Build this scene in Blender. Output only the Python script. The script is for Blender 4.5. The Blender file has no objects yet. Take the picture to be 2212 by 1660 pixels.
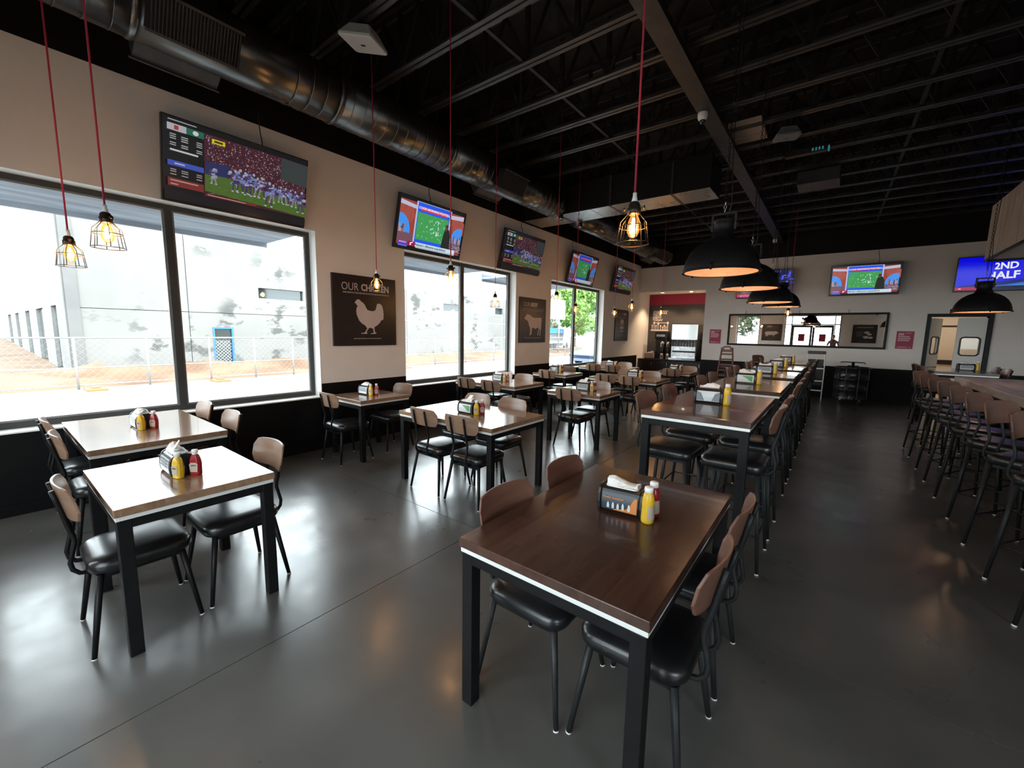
import bpy, math, random
from mathutils import Vector, Matrix
random.seed(7)
sc = bpy.context.scene
COL = sc.collection
# ------------------------------------------------------------------ camera
cam_d = bpy.data.cameras.new('camera')
cam = bpy.data.objects.new('camera', cam_d); COL.objects.link(cam)
cam_d.sensor_fit = 'HORIZONTAL'; cam_d.sensor_width = 36.0
cam_d.lens = 36.0*890.558/2212.0
cam_d.clip_start = 0.05; cam_d.clip_end = 400
_yaw, _pitch, _roll = -0.656679, -0.126774, 0.017486
_f = Vector((math.sin(_yaw)*math.cos(_pitch), math.cos(_yaw)*math.cos(_pitch), math.sin(_pitch)))
_r = Vector((math.cos(_yaw), -math.sin(_yaw), 0)); _u = _r.cross(_f)
_r2 = math.cos(_roll)*_r + math.sin(_roll)*_u; _u2 = -math.sin(_roll)*_r + math.cos(_roll)*_u
cam.matrix_world = Matrix(((_r2.x,_u2.x,-_f.x,0),(_r2.y,_u2.y,-_f.y,0),(_r2.z,_u2.z,-_f.z,1.70),(0,0,0,1)))
sc.camera = cam
# ------------------------------------------------------------------ exposure, world, sun
EXPO = 2.0
sc.view_settings.view_transform = 'Standard'; sc.view_settings.look = 'None'
sc.view_settings.exposure = EXPO; sc.view_settings.gamma = 1.0
sc.view_settings.use_curve_mapping = False
W = bpy.data.worlds.new('daylight'); sc.world = W; W.use_nodes = True
bg = W.node_tree.nodes['Background']; bg.inputs[0].default_value = (0.91, 0.955, 1.0, 1); bg.inputs[1].default_value = 2.8
sun_d = bpy.data.lights.new('sun', 'SUN'); sun_d.energy = 0.8; sun_d.angle = 0.03; sun_d.color = (1, .95, .88)
sun = bpy.data.objects.new('sun', sun_d); COL.objects.link(sun)
sun.rotation_euler = Vector((-.55, -.30, -.78)).to_track_quat('-Z', 'Y').to_euler()
sun.location = (0, 0, 30)
SCR = 1.0/2**EXPO            # emission that shows as full white on a lit screen

# ------------------------------------------------------------------ mesh builder
class MB:
    def __init__(s): s.v=[]; s.f=[]; s.mi=[]; s.sm=[]
    def add(s, vs, fs, m=0, smooth=False, T=None):
        o=len(s.v)
        if T is not None: vs=[T@Vector(q) for q in vs]
        s.v += [tuple(q) for q in vs]
        for q in fs: s.f.append([i+o for i in q]); s.mi.append(m); s.sm.append(smooth)
        return s
    def box(s, x0,x1,y0,y1,z0,z1, m=0, T=None):
        return s.add([(x0,y0,z0),(x1,y0,z0),(x1,y1,z0),(x0,y1,z0),(x0,y0,z1),(x1,y0,z1),(x1,y1,z1),(x0,y1,z1)],
            [(0,3,2,1),(4,5,6,7),(0,1,5,4),(1,2,6,5),(2,3,7,6),(3,0,4,7)], m, False, T)
    def bar(s, a, b, w, h, m=0, up=(0,0,1)):
        a=Vector(a); b=Vector(b); d=(b-a).normalized(); u=Vector(up)
        if abs(d.dot(u))>.98: u=Vector((0,1,0))
        x=d.cross(u).normalized(); y=x.cross(d)
        vs=[]
        for p in (a,b):
            for i,j in ((-1,-1),(1,-1),(1,1),(-1,1)): vs.append(p+x*(i*w/2)+y*(j*h/2))
        return s.add(vs,[(0,1,2,3),(7,6,5,4),(0,4,5,1),(1,5,6,2),(2,6,7,3),(3,7,4,0)],m)
    def tube(s, path, r, n=8, m=0, closed=False, smooth=True):
        P=[Vector(p) for p in path]; N=len(P)
        R=r if isinstance(r,(list,tuple)) else [r]*N
        ref=None; vs=[]; fs=[]
        for i,p in enumerate(P):
            if closed: d=(P[(i+1)%N]-P[i-1])
            else: d=(P[min(i+1,N-1)]-P[max(i-1,0)])
            d.normalize()
            if ref is None:
                ref=Vector((0,0,1)) if abs(d.z)<.9 else Vector((1,0,0))
                ref=(ref-d*ref.dot(d)).normalized()
            else:
                ref=(ref-d*ref.dot(d)).normalized()
            b=d.cross(ref)
            for k in range(n):
                a=2*math.pi*k/n; vs.append(p+(ref*math.cos(a)+b*math.sin(a))*R[i])
        L=N if closed else N-1
        for i in range(L):
            j=(i+1)%N
            for k in range(n): fs.append((i*n+k,i*n+(k+1)%n,j*n+(k+1)%n,j*n+k))
        s.add(vs,fs,m,smooth)
        if not closed:
            o=len(s.v)-len(vs)
            s.f.append([o+k for k in range(n)][::-1]); s.mi.append(m); s.sm.append(False)
            s.f.append([o+(N-1)*n+k for k in range(n)]); s.mi.append(m); s.sm.append(False)
        return s
    def lathe(s, prof, n=24, c=(0,0,0), m=0, smooth=True, T=None, cap=True):
        vs=[]; fs=[]
        for r,z in prof:
            for k in range(n):
                a=2*math.pi*k/n; vs.append((c[0]+r*math.cos(a), c[1]+r*math.sin(a), c[2]+z))
        for i in range(len(prof)-1):
            for k in range(n): fs.append((i*n+k,i*n+(k+1)%n,(i+1)*n+(k+1)%n,(i+1)*n+k))
        if cap:
            if prof[0][0]>1e-4: fs.append([k for k in range(n)][::-1])
            if prof[-1][0]>1e-4: fs.append([(len(prof)-1)*n+k for k in range(n)])
        return s.add(vs,fs,m,smooth,T)
    def prism(s, poly, fn, d0, d1, m=0):
        n=len(poly)
        vs=[fn(u,v,d0) for u,v in poly]+[fn(u,v,d1) for u,v in poly]
        fs=[list(range(n))[::-1], [n+i for i in range(n)]]
        fs += [(i,(i+1)%n,n+(i+1)%n,n+i) for i in range(n)]
        return s.add(vs,fs,m)
    def rings(s, rings, m=0, smooth=True, cap0=True, cap1=True):
        n=len(rings[0]); vs=[p for r in rings for p in r]; fs=[]
        for i in range(len(rings)-1):
            for k in range(n): fs.append((i*n+k,i*n+(k+1)%n,(i+1)*n+(k+1)%n,(i+1)*n+k))
        if cap0: fs.append([k for k in range(n)][::-1])
        if cap1: fs.append([(len(rings)-1)*n+k for k in range(n)])
        return s.add(vs,fs,m,smooth)
    def mesh(s, name, mats):
        me=bpy.data.meshes.new(name); me.from_pydata(s.v,[],s.f)
        if not isinstance(mats,(list,tuple)): mats=[mats]
        for q in mats: me.materials.append(q)
        me.polygons.foreach_set('material_index', s.mi)
        me.polygons.foreach_set('use_smooth', s.sm)
        me.update(); return me
    def build(s, name, mats, parent=None, bevel=0, kind=None):
        return obj(name, s.mesh(name, mats), parent, bevel, kind)
def obj(name, data, parent=None, bevel=0, kind=None):
    o=bpy.data.objects.new(name, data); COL.objects.link(o)
    if parent is not None: o.parent=parent
    if bevel:
        b=o.modifiers.new('bevel','BEVEL'); b.width=bevel; b.segments=2; b.limit_method='ANGLE'; b.angle_limit=.6
    if kind: o['kind']=kind
    return o
def tag(o, label, cat, group=None, kind=None):
    o['label']=label; o['category']=cat
    if group: o['group']=group
    if kind: o['kind']=kind
    return o
def thing(name, label, cat, loc=(0,0,0), rz=0, group=None):
    o=bpy.data.objects.new(name,None); COL.objects.link(o)
    o.empty_display_size=.1; o.location=loc; o.rotation_euler=(0,0,rz)
    return tag(o,label,cat,group)
def dup(o, label=None, loc=None, rz=None, group=None, parent=None):
    c=o.copy(); COL.objects.link(c)
    if parent is not None: c.parent=parent
    if loc is not None: c.location=loc
    if rz is not None: c.rotation_euler=(0,0,rz)
    if label: c['label']=label
    if group: c['group']=group
    for ch in o.children: dup(ch, parent=c)
    return c
def rrect(w, d, r, n=5, cx=0, cy=0):
    p=[]
    for sx,sy,a0 in ((1,1,0),(-1,1,90),(-1,-1,180),(1,-1,270)):
        for k in range(n):
            a=math.radians(a0+90*k/(n-1)); p.append((cx+sx*(w/2-r)+r*math.cos(a), cy+sy*(d/2-r)+r*math.sin(a)))
    return p
# ------------------------------------------------------------------ materials
def mat(name, col, rough=.5, metal=0, spec=.5, emit=None, es=0, trans=0, ior=1.45, coat=0):
    m=bpy.data.materials.new(name); m.use_nodes=True; b=m.node_tree.nodes['Principled BSDF']
    b.inputs['Base Color'].default_value=(*col,1); b.inputs['Roughness'].default_value=rough
    b.inputs['Metallic'].default_value=metal; b.inputs['Specular IOR Level'].default_value=spec
    b.inputs['Transmission Weight'].default_value=trans; b.inputs['IOR'].default_value=ior
    b.inputs['Coat Weight'].default_value=coat
    if emit: b.inputs['Emission Color'].default_value=(*emit,1); b.inputs['Emission Strength'].default_value=es
    return m
def nd(m,t,**k):
    n=m.node_tree.nodes.new(t)
    for a,v in k.items(): setattr(n,a,v)
    return n
def lk(m,a,b): m.node_tree.links.new(a,b)
def bs(m): return m.node_tree.nodes['Principled BSDF']
def noisy(name, c1, c2, scale=4, rough=(.4,.6), metal=0, spec=.5, bump=0, bscale=60, detail=6, stretch=(1,1,1), lo=.35, hi=.65, coat=0):
    m=mat(name,c1,rough[0],metal,spec,coat=coat)
    tc=nd(m,'ShaderNodeTexCoord'); mp=nd(m,'ShaderNodeMapping'); mp.inputs['Scale'].default_value=stretch
    lk(m,tc.outputs['Object'],mp.inputs['Vector'])
    n=nd(m,'ShaderNodeTexNoise'); n.inputs['Scale'].default_value=scale; n.inputs['Detail'].default_value=detail
    lk(m,mp.outputs[0],n.inputs['Vector'])
    r=nd(m,'ShaderNodeValToRGB'); r.color_ramp.elements[0].color=(*c1,1); r.color_ramp.elements[1].color=(*c2,1)
    r.color_ramp.elements[0].position=lo; r.color_ramp.elements[1].position=hi
    lk(m,n.outputs['Fac'],r.inputs['Fac']); lk(m,r.outputs['Color'],bs(m).inputs['Base Color'])
    q=nd(m,'ShaderNodeMapRange'); q.inputs['From Min'].default_value=.3; q.inputs['From Max'].default_value=.7
    q.inputs['To Min'].default_value=rough[0]; q.inputs['To Max'].default_value=rough[1]
    n2=nd(m,'ShaderNodeTexNoise'); n2.inputs['Scale'].default_value=scale*2.7; n2.inputs['Detail'].default_value=5
    lk(m,mp.outputs[0],n2.inputs['Vector']); lk(m,n2.outputs['Fac'],q.inputs['Value']); lk(m,q.outputs[0],bs(m).inputs['Roughness'])
    if bump:
        n3=nd(m,'ShaderNodeTexNoise'); n3.inputs['Scale'].default_value=bscale; n3.inputs['Detail'].default_value=4
        lk(m,mp.outputs[0],n3.inputs['Vector'])
        b=nd(m,'ShaderNodeBump'); b.inputs['Strength'].default_value=bump; b.inputs['Distance'].default_value=.01
        lk(m,n3.outputs['Fac'],b.inputs['Height']); lk(m,b.outputs[0],bs(m).inputs['Normal'])
    return m
def wood(name, dark, light, axis='x', plank=.09, rough=.28, contrast=.5, grain=1.0, coat=0.0):
    m=mat(name,dark,rough,coat=coat); N=m.node_tree
    tc=nd(m,'ShaderNodeTexCoord'); sp=nd(m,'ShaderNodeSeparateXYZ'); lk(m,tc.outputs['Object'],sp.inputs[0])
    al,ac={'x':('X','Y'),'y':('Y','X'),'z':('Z','Y')}[axis]
    dv=nd(m,'ShaderNodeMath',operation='DIVIDE'); lk(m,sp.outputs[ac],dv.inputs[0]); dv.inputs[1].default_value=plank
    fl=nd(m,'ShaderNodeMath',operation='FLOOR'); lk(m,dv.outputs[0],fl.inputs[0])
    # staves are also cut along their length
    d2=nd(m,'ShaderNodeMath',operation='MULTIPLY_ADD'); lk(m,sp.outputs[al],d2.inputs[0]); d2.inputs[1].default_value=1.6
    m3=nd(m,'ShaderNodeMath',operation='MULTIPLY'); lk(m,fl.outputs[0],m3.inputs[0]); m3.inputs[1].default_value=.37
    lk(m,m3.outputs[0],d2.inputs[2]); f2=nd(m,'ShaderNodeMath',operation='FLOOR'); lk(m,d2.outputs[0],f2.inputs[0])
    cb=nd(m,'ShaderNodeCombineXYZ'); lk(m,fl.outputs[0],cb.inputs[0]); lk(m,f2.outputs[0],cb.inputs[1])
    wn=nd(m,'ShaderNodeTexWhiteNoise'); wn.noise_dimensions='3D'; lk(m,cb.outputs[0],wn.inputs['Vector'])
    mp=nd(m,'ShaderNodeMapping'); sc_={'x':(2,28,28),'y':(28,2,28),'z':(28,28,2)}[axis]; mp.inputs['Scale'].default_value=[q*grain for q in sc_]
    lk(m,tc.outputs['Object'],mp.inputs['Vector'])
    ad=nd(m,'ShaderNodeVectorMath',operation='MULTIPLY_ADD'); lk(m,wn.outputs['Color'],ad.inputs[0]); ad.inputs[1].default_value=(9,9,9); lk(m,mp.outputs[0],ad.inputs[2])
    n=nd(m,'ShaderNodeTexNoise'); n.inputs['Scale'].default_value=1.0; n.inputs['Detail'].default_value=6; n.inputs['Distortion'].default_value=.8
    lk(m,ad.outputs[0],n.inputs['Vector'])
    mx=nd(m,'ShaderNodeMath',operation='MULTIPLY_ADD'); lk(m,wn.outputs['Value'],mx.inputs[0]); mx.inputs[1].default_value=contrast
    sb=nd(m,'ShaderNodeMath',operation='MULTIPLY_ADD'); lk(m,n.outputs['Fac'],sb.inputs[0]); sb.inputs[1].default_value=1.5; sb.inputs[2].default_value=-.25-contrast*.5
    lk(m,sb.outputs[0],mx.inputs[2])
    r=nd(m,'ShaderNodeValToRGB'); r.color_ramp.elements[0].color=(*dark,1); r.color_ramp.elements[1].color=(*light,1)
    lk(m,mx.outputs[0],r.inputs['Fac']); lk(m,r.outputs['Color'],bs(m).inputs['Base Color'])
    return m
def glass(name, col=(.96,.98,.98), refl=.10, rough=.02):
    m=bpy.data.materials.new(name); m.use_nodes=True; t=m.node_tree; t.nodes.clear()
    o=t.nodes.new('ShaderNodeOutputMaterial'); mx=t.nodes.new('ShaderNodeMixShader')
    tr=t.nodes.new('ShaderNodeBsdfTransparent'); tr.inputs[0].default_value=(*col,1)
    gl=t.nodes.new('ShaderNodeBsdfGlossy'); gl.inputs['Roughness'].default_value=rough
    lw=t.nodes.new('ShaderNodeLayerWeight'); lw.inputs[0].default_value=.5
    pw=t.nodes.new('ShaderNodeMath'); pw.operation='POWER'; pw.inputs[1].default_value=4.0
    mm=t.nodes.new('ShaderNodeMath'); mm.operation='MULTIPLY_ADD'; mm.inputs[1].default_value=refl*5; mm.inputs[2].default_value=.02
    t.links.new(lw.outputs['Facing'],pw.inputs[0]); t.links.new(pw.outputs[0],mm.inputs[0]); t.links.new(mm.outputs[0],mx.inputs[0])
    t.links.new(tr.outputs[0],mx.inputs[1]); t.links.new(gl.outputs[0],mx.inputs[2]); t.links.new(mx.outputs[0],o.inputs[0])
    return m
def emis(name, col, s):
    m=bpy.data.materials.new(name); m.use_nodes=True; t=m.node_tree; t.nodes.clear()
    o=t.nodes.new('ShaderNodeOutputMaterial'); e=t.nodes.new('ShaderNodeEmission')
    e.inputs[0].default_value=(*col,1); e.inputs[1].default_value=s; t.links.new(e.outputs[0],o.inputs[0]); return m
def srgb(r,g,b):
    f=lambda c:(c/255/12.92 if c/255<=.04045 else ((c/255+.055)/1.055)**2.4)
    return (f(r),f(g),f(b))
MT={}
MT['paint']=noisy('greige_wall_paint',(.76,.70,.65),(.79,.73,.68),3,(.55,.7),bump=.15,bscale=90)
MT['black_paint']=noisy('black_ceiling_paint',(.006,.006,.007),(.009,.009,.010),2,(.5,.65),spec=.2)
MT['wains']=noisy('black_wainscot_paint',(.005,.005,.0055),(.0075,.007,.0075),3,(.45,.55),spec=.15)
MT['web']=noisy('shade_darkened_web_black',(.005,.005,.0055),(.007,.007,.0075),5,(.6,.7))  # webs coloured darker than the chords, their shade put into the colour
MT['joist']=noisy('black_steel_joist_paint',(.022,.022,.023),(.034,.034,.035),5,(.34,.5))
MT['reveal']=mat('white_window_return',(.80,.81,.79),.5)
MT['alu']=noisy('dark_bronze_aluminium',(.035,.036,.037),(.045,.046,.046),6,(.35,.45))
MT['frame_grey']=noisy('grey_window_gasket',(.16,.165,.165),(.20,.205,.20),6,(.4,.5))
MT['floor']=noisy('polished_concrete',(.058,.056,.052),(.122,.118,.111),.9,(.26,.38),spec=.5,detail=12,lo=.30,hi=.70,coat=.6)
_m=MT['floor']; _t=nd(_m,'ShaderNodeTexCoord'); _n=nd(_m,'ShaderNodeTexNoise'); _n.inputs['Scale'].default_value=5; _n.inputs['Detail'].default_value=8
lk(_m,_t.outputs['Object'],_n.inputs['Vector']); _q=nd(_m,'ShaderNodeMapRange'); _q.inputs['From Min'].default_value=.35; _q.inputs['From Max'].default_value=.65; _q.inputs['To Min'].default_value=.14; _q.inputs['To Max'].default_value=.27
lk(_m,_n.outputs['Fac'],_q.inputs['Value']); lk(_m,_q.outputs[0],bs(_m).inputs['Coat Roughness'])
MT['joint']=mat('dark_saw_cut_joint',(.012,.012,.012),.8)
MT['steel']=noisy('satin_black_steel',(.006,.006,.0065),(.009,.009,.0095),9,(.38,.48),spec=.22)
MT['steel2']=noisy('charcoal_steel_tube',(.013,.014,.015),(.019,.020,.021),9,(.38,.5),spec=.3)
MT['glide']=mat('white_plastic_glide',(.7,.7,.66),.4)
MT['vinyl']=noisy('black_vinyl',(.007,.0075,.0085),(.011,.0115,.013),3,(.27,.31),spec=.7,detail=1)
MT['strip']=mat('pale_aluminium_strip',(.82,.82,.80),.32,0.25)
MT['wood_dining']=wood('light_walnut_table_wood',(.17,.092,.052),(.34,.21,.13),'x',.085,.18,.35,.6,coat=.6)
MT['wood_front']=wood('dark_walnut_table_wood',(.041,.0185,.0128),(.086,.042,.030),'y',.085,.26,.5,.7,coat=.15)
MT['wood_high']=wood('dark_walnut_high_table_wood',(.048,.023,.017),(.105,.054,.042),'y',.085,.20,.4,.7,coat=.3)
MT['ply']=wood('walnut_plywood_back',(.17,.095,.060),(.35,.225,.155),'x',.6,.33,.15,.55)
MT['ply_red']=wood('reddish_plywood_back',(.115,.052,.036),(.215,.108,.078),'x',.6,.30,.15,.55)
MT['galv']=noisy('dull_galvanised_duct',(.15,.155,.155),(.17,.175,.175),1,(.27,.31),metal=.95)
MT['galv_pan']=noisy('bright_duct_underside',(.40,.40,.39),(.43,.43,.42),1,(.26,.30),metal=.95)
MT['galv_dark']=noisy('dark_duct_metal',(.05,.05,.052),(.075,.075,.078),4,(.35,.5),metal=.4)
MT['grille']=noisy('dark_grille_metal',(.020,.020,.021),(.03,.03,.031),6,(.4,.5),metal=.3)
MT['red_cord']=mat('red_fabric_cord',(.36,.018,.045),.6)
MT['dark_metal']=mat('aged_bronze_socket',(.045,.032,.026),.35,.6)
MT['wire']=mat('dark_cage_wire',(.040,.032,.028),.4,.5)
MT['white_plastic']=mat('white_plastic',(.78,.78,.75),.38)
MT['white_cap']=mat('white_bottle_cap',(.85,.85,.82),.3)
MT['mustard']=noisy('mustard_yellow',(.66,.40,.022),(.72,.45,.03),8,(.22,.3))
MT['ketchup']=noisy('ketchup_red',(.27,.008,.016),(.33,.012,.02),8,(.18,.26))
MT['label_tan']=mat('tan_paper_label',(.46,.38,.30),.5)
MT['ink']=mat('dark_print',(.05,.035,.03),.6)
MT['black_plastic']=mat('black_plastic',(.014,.014,.016),.3)
MT['grey_plastic']=mat('smoky_grey_plastic',(.14,.16,.18),.25)
MT['napkin']=mat('white_napkin',(.80,.79,.77),.8)
MT['card_white']=mat('white_ad_card',(.62,.66,.68),.3)
MT['green_print']=mat('green_print',(.10,.34,.12),.4)
MT['navy_print']=mat('navy_print',(.035,.045,.06),.35)
MT['orange_print']=mat('orange_print',(.62,.22,.055),.35)
MT['poster']=noisy('charcoal_poster',(.018,.014,.014),(.024,.019,.019),6,(.35,.42))
MT['poster_pale']=mat('pale_poster_print',(.60,.50,.47),.6)
MT['poster_dim']=mat('dim_poster_print',(.30,.25,.24),.6)
MT['chrome']=mat('brushed_stainless',(.62,.63,.63),.18,1.0)
MT['chrome_r']=noisy('worn_stainless',(.50,.51,.51),(.62,.63,.63),4,(.2,.34),metal=1.0)
MT['mirror']=mat('mirror_silver',(.90,.91,.89),.0,1.0)
MT['glass']=glass('clear_window_glass',(.93,.97,.97),.10)
MT['bulb']=glass('amber_bulb_glass',(1.0,.72,.36),.06)
_t=MT['bulb'].node_tree; _o=[n for n in _t.nodes if n.type=='OUTPUT_MATERIAL'][0]; _s0=_o.inputs[0].links[0].from_socket
_e=_t.nodes.new('ShaderNodeEmission'); _e.inputs[0].default_value=(1.0,.42,.10,1); _e.inputs[1].default_value=.11; _ad=_t.nodes.new('ShaderNodeAddShader')
_t.links.new(_s0,_ad.inputs[0]); _t.links.new(_e.outputs[0],_ad.inputs[1]); _t.links.new(_ad.outputs[0],_o.inputs[0])
MT['filament']=emis('glowing_filament',(1.0,.62,.24),26)
MT['dome_in']=mat('cream_dome_lining',(.50,.33,.23),.5)
MT['dome_lamp']=emis('warm_lamp_globe',(1.0,.60,.30),1.5)
MT['lens']=glass('lamp_lens_glass',(.98,.95,.92),.06)
MT['down']=emis('downlight_glow',(1.0,.80,.58),5)
MT['concrete']=noisy('bare_precast_concrete',(.162,.158,.150),(.190,.186,.177),.5,(.8,.9),detail=10)
_m=MT['concrete']; _t=nd(_m,'ShaderNodeTexCoord'); _a=nd(_m,'ShaderNodeTexNoise'); _a.inputs['Scale'].default_value=.30; _a.inputs['Detail'].default_value=2
_b=nd(_m,'ShaderNodeTexNoise'); _b.inputs['Scale'].default_value=1.25; _b.inputs['Detail'].default_value=9; _b.inputs['Roughness'].default_value=.62
_s=nd(_m,'ShaderNodeMapping'); _s.inputs['Scale'].default_value=(1,.7,1.3); lk(_m,_t.outputs['Object'],_s.inputs[0]); lk(_m,_s.outputs[0],_a.inputs['Vector']); lk(_m,_s.outputs[0],_b.inputs['Vector'])
_ra=nd(_m,'ShaderNodeMapRange'); _ra.inputs[1].default_value=.46; _ra.inputs[2].default_value=.56; lk(_m,_a.outputs['Fac'],_ra.inputs[0])
_rb=nd(_m,'ShaderNodeMapRange'); _rb.inputs[1].default_value=.55; _rb.inputs[2].default_value=.60; lk(_m,_b.outputs['Fac'],_rb.inputs[0])
_p=nd(_m,'ShaderNodeMath',operation='MULTIPLY'); lk(_m,_ra.outputs[0],_p.inputs[0]); lk(_m,_rb.outputs[0],_p.inputs[1])
_x=nd(_m,'ShaderNodeMix'); _x.data_type='RGBA'; lk(_m,_p.outputs[0],_x.inputs['Factor'])
_src=bs(_m).inputs['Base Color'].links[0].from_socket; lk(_m,_src,_x.inputs['A']); _x.inputs['B'].default_value=(.075,.075,.072,1); lk(_m,_x.outputs['Result'],bs(_m).inputs['Base Color'])
MT['concrete2']=noisy('shade_toned_precast_concrete',(.115,.114,.111),(.15,.149,.146),.5,(.8,.9),detail=10)  # darker copy of the facade concrete, side wall's shade put into the colour
MT['road']=noisy('pale_concrete_road',(.135,.134,.131),(.17,.169,.166),.6,(.75,.85),detail=8,stretch=(1,.15,1))
MT['dirt']=noisy('orange_clay_dirt',(.095,.048,.025),(.17,.105,.062),.5,(.9,.95),bump=.8,bscale=4,detail=9)
MT['canopy']=noisy('blue_grey_canopy_soffit',(.16,.19,.24),(.30,.34,.40),1.5,(.6,.7),stretch=(4,.5,1))
MT['galv_pipe']=mat('galvanised_fence_pipe',(.36,.37,.37),.4,.5)
MT['blue_paint']=mat('blue_painted_metal',(.03,.14,.42),.4)
MT['dark_glass']=mat('dark_window_glass',(.02,.03,.03),.06,0,.8)
MT['leaf']=noisy('green_leaves',(.07,.17,.03),(.20,.36,.07),2,(.5,.6))
MT['leaf2']=noisy('grey_green_leaves',(.07,.09,.05),(.15,.18,.11),2,(.5,.6))
MT['bark']=noisy('tree_bark',(.08,.06,.045),(.14,.11,.08),4,(.8,.9))
MT['car']=mat('blue_grey_car_paint',(.06,.085,.16),.22,.3,coat=.5)
MT['tyre']=mat('black_tyre',(.012,.012,.012),.7)
MT['alloy']=mat('silver_alloy_wheel',(.6,.6,.6),.3,.7)
MT['red_panel']=mat('crimson_panel_paint',(.27,.012,.040),.5)
MT['red_poster']=mat('crimson_poster',(.32,.014,.050),.45)
MT['pink_print']=mat('pink_poster_print',(.66,.36,.42),.5)
MT['charcoal']=noisy('charcoal_alcove_paint',(.045,.038,.036),(.055,.047,.044),3,(.5,.6))
MT['dark_cab']=wood('dark_cabinet_wood',(.012,.007,.006),(.030,.016,.012),'z',.12,.3,.4)
MT['red_brown']=wood('red_brown_highchair_wood',(.085,.025,.016),(.17,.058,.038),'z',.3,.35,.2)
MT['drum']=noisy('black_drum_paint',(.010,.011,.013),(.016,.017,.019),5,(.18,.3))
MT['beige']=mat('beige_kitchen_wall',(.62,.50,.37),.6)
MT['door_white']=mat('off_white_door_panel',(.78,.76,.72),.45)
MT['barwood']=wood('weathered_bar_wood',(.28,.225,.18),(.60,.52,.44),'y',.11,.35,.5)
MT['plank']=wood('weathered_grey_plank',(.30,.235,.18),(.60,.51,.42),'z',.4,.5,.3)
MT['tan']=mat('tan_insulation_board',(.35,.28,.23),.7)
MT['cloth_shirt']=noisy('mauve_shirt_cloth',(.22,.14,.15),(.30,.20,.21),9,(.8,.9))
MT['cloth_dark']=noisy('dark_trouser_cloth',(.02,.022,.03),(.03,.032,.04),9,(.8,.9))
MT['skin']=mat('skin',(.52,.31,.23),.5)
MT['hair']=mat('dark_brown_hair',(.03,.018,.012),.6)
# picture material: colour attribute shown by a lit screen
def screen_mat(name, gain):
    m=bpy.data.materials.new(name); m.use_nodes=True; t=m.node_tree; t.nodes.clear()
    o=t.nodes.new('ShaderNodeOutputMaterial'); e=t.nodes.new('ShaderNodeEmission'); g=t.nodes.new('ShaderNodeBsdfGlossy')
    a=t.nodes.new('ShaderNodeAttribute'); a.attribute_name='picture'; mx=t.nodes.new('ShaderNodeAddShader')
    g.inputs['Roughness'].default_value=.12; g.inputs[0].default_value=(.04,.04,.04,1)
    e.inputs[1].default_value=SCR*gain; t.links.new(a.outputs['Color'],e.inputs[0])
    t.links.new(e.outputs[0],mx.inputs[0]); t.links.new(g.outputs[0],mx.inputs[1]); t.links.new(mx.outputs[0],o.inputs[0]); return m
MT['screen']=screen_mat('lit_screen_picture',1.0)
MT['screen_mid']=screen_mat('lit_screen_picture_mid',.72)  # same picture shader at a lower gain
MT['screen_dim']=screen_mat('dim_screen_picture',.55)
# flat lettering: text curve turned into a mesh
def text(name, s, m, parent, M, size, bold=0, align='CENTER', depth=.0008, fit=None):
    cu=bpy.data.curves.new(name,'FONT'); cu.body=s; cu.size=size; cu.align_x=align; cu.align_y='CENTER'
    cu.offset=bold; cu.extrude=depth; cu.resolution_u=3
    to=bpy.data.objects.new(name,cu); COL.objects.link(to)
    dg=bpy.context.evaluated_depsgraph_get(); me=bpy.data.meshes.new_from_object(to.evaluated_get(dg))
    bpy.data.objects.remove(to); bpy.data.curves.remove(cu)
    if fit:
        xs_=[v.co.x for v in me.vertices]; ys_=[v.co.y for v in me.vertices]
        x0,x1,y0,y1=min(xs_),max(xs_),min(ys_),max(ys_)
        for v in me.vertices: v.co.x=((v.co.x-x0)/(x1-x0)-.5)*fit[0]; v.co.y=((v.co.y-y0)/(y1-y0)-.5)*fit[1]
    me.name=name; me.materials.clear(); me.materials.append(m)
    o=obj(name,me,parent); o.matrix_local=M
    return o
def face_mat(origin, right, up):
    r=Vector(right).normalized(); u=Vector(up).normalized(); n=r.cross(u)
    return Matrix(((r.x,u.x,n.x,origin[0]),(r.y,u.y,n.y,origin[1]),(r.z,u.z,n.z,origin[2]),(0,0,0,1)))
# ================================================================== THE ROOM
WX, BY, FY, RX = -5.60, 14.65, -1.25, 6.5      # window wall, back wall, front wall, right wall
CZ = 5.20                                       # roof deck
def struct(o): o['kind']='structure'; return o
# floor: polished slabs between saw cuts
b=MB(); b.box(-6.1,RX+.2,FY-.25,15.9,-.12,-.004); floor=struct(b.build('floor',MT['joint']))
xs=[-6.1,-2.26,1.40,5.06,RX+.2]; ys=[FY-.25,2.50,6.10,9.70,13.30,15.9]
for i in range(len(xs)-1):
    for j in range(len(ys)-1):
        s=MB(); s.box(xs[i]+.003,xs[i+1]-.003,ys[j]+.003,ys[j+1]-.003,-.03,0); s.build('slab',MT['floor'],floor)
# left wall with three window openings
WIN=[(-.15,2.90),(4.345,7.35),(8.77,11.76)]; SILL,HEAD=.74,2.99; TOPL,TOPB=4.07,3.99
b=MB(); edges=[FY-.25]+[q for w in WIN for q in w]+[15.9]
for a,c in zip(edges[0::2],edges[1::2]): b.box(WX-.25,WX,a,c,0,TOPL)
for a,c in WIN: b.box(WX-.25,WX,a,c,0,SILL); b.box(WX-.25,WX,a,c,HEAD,TOPL)
b.box(WX-.25,WX,FY-.25,15.9,TOPL,CZ,1)
wall_left=struct(b.build('wall_left',[MT['paint'],MT['black_paint']]))
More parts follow.
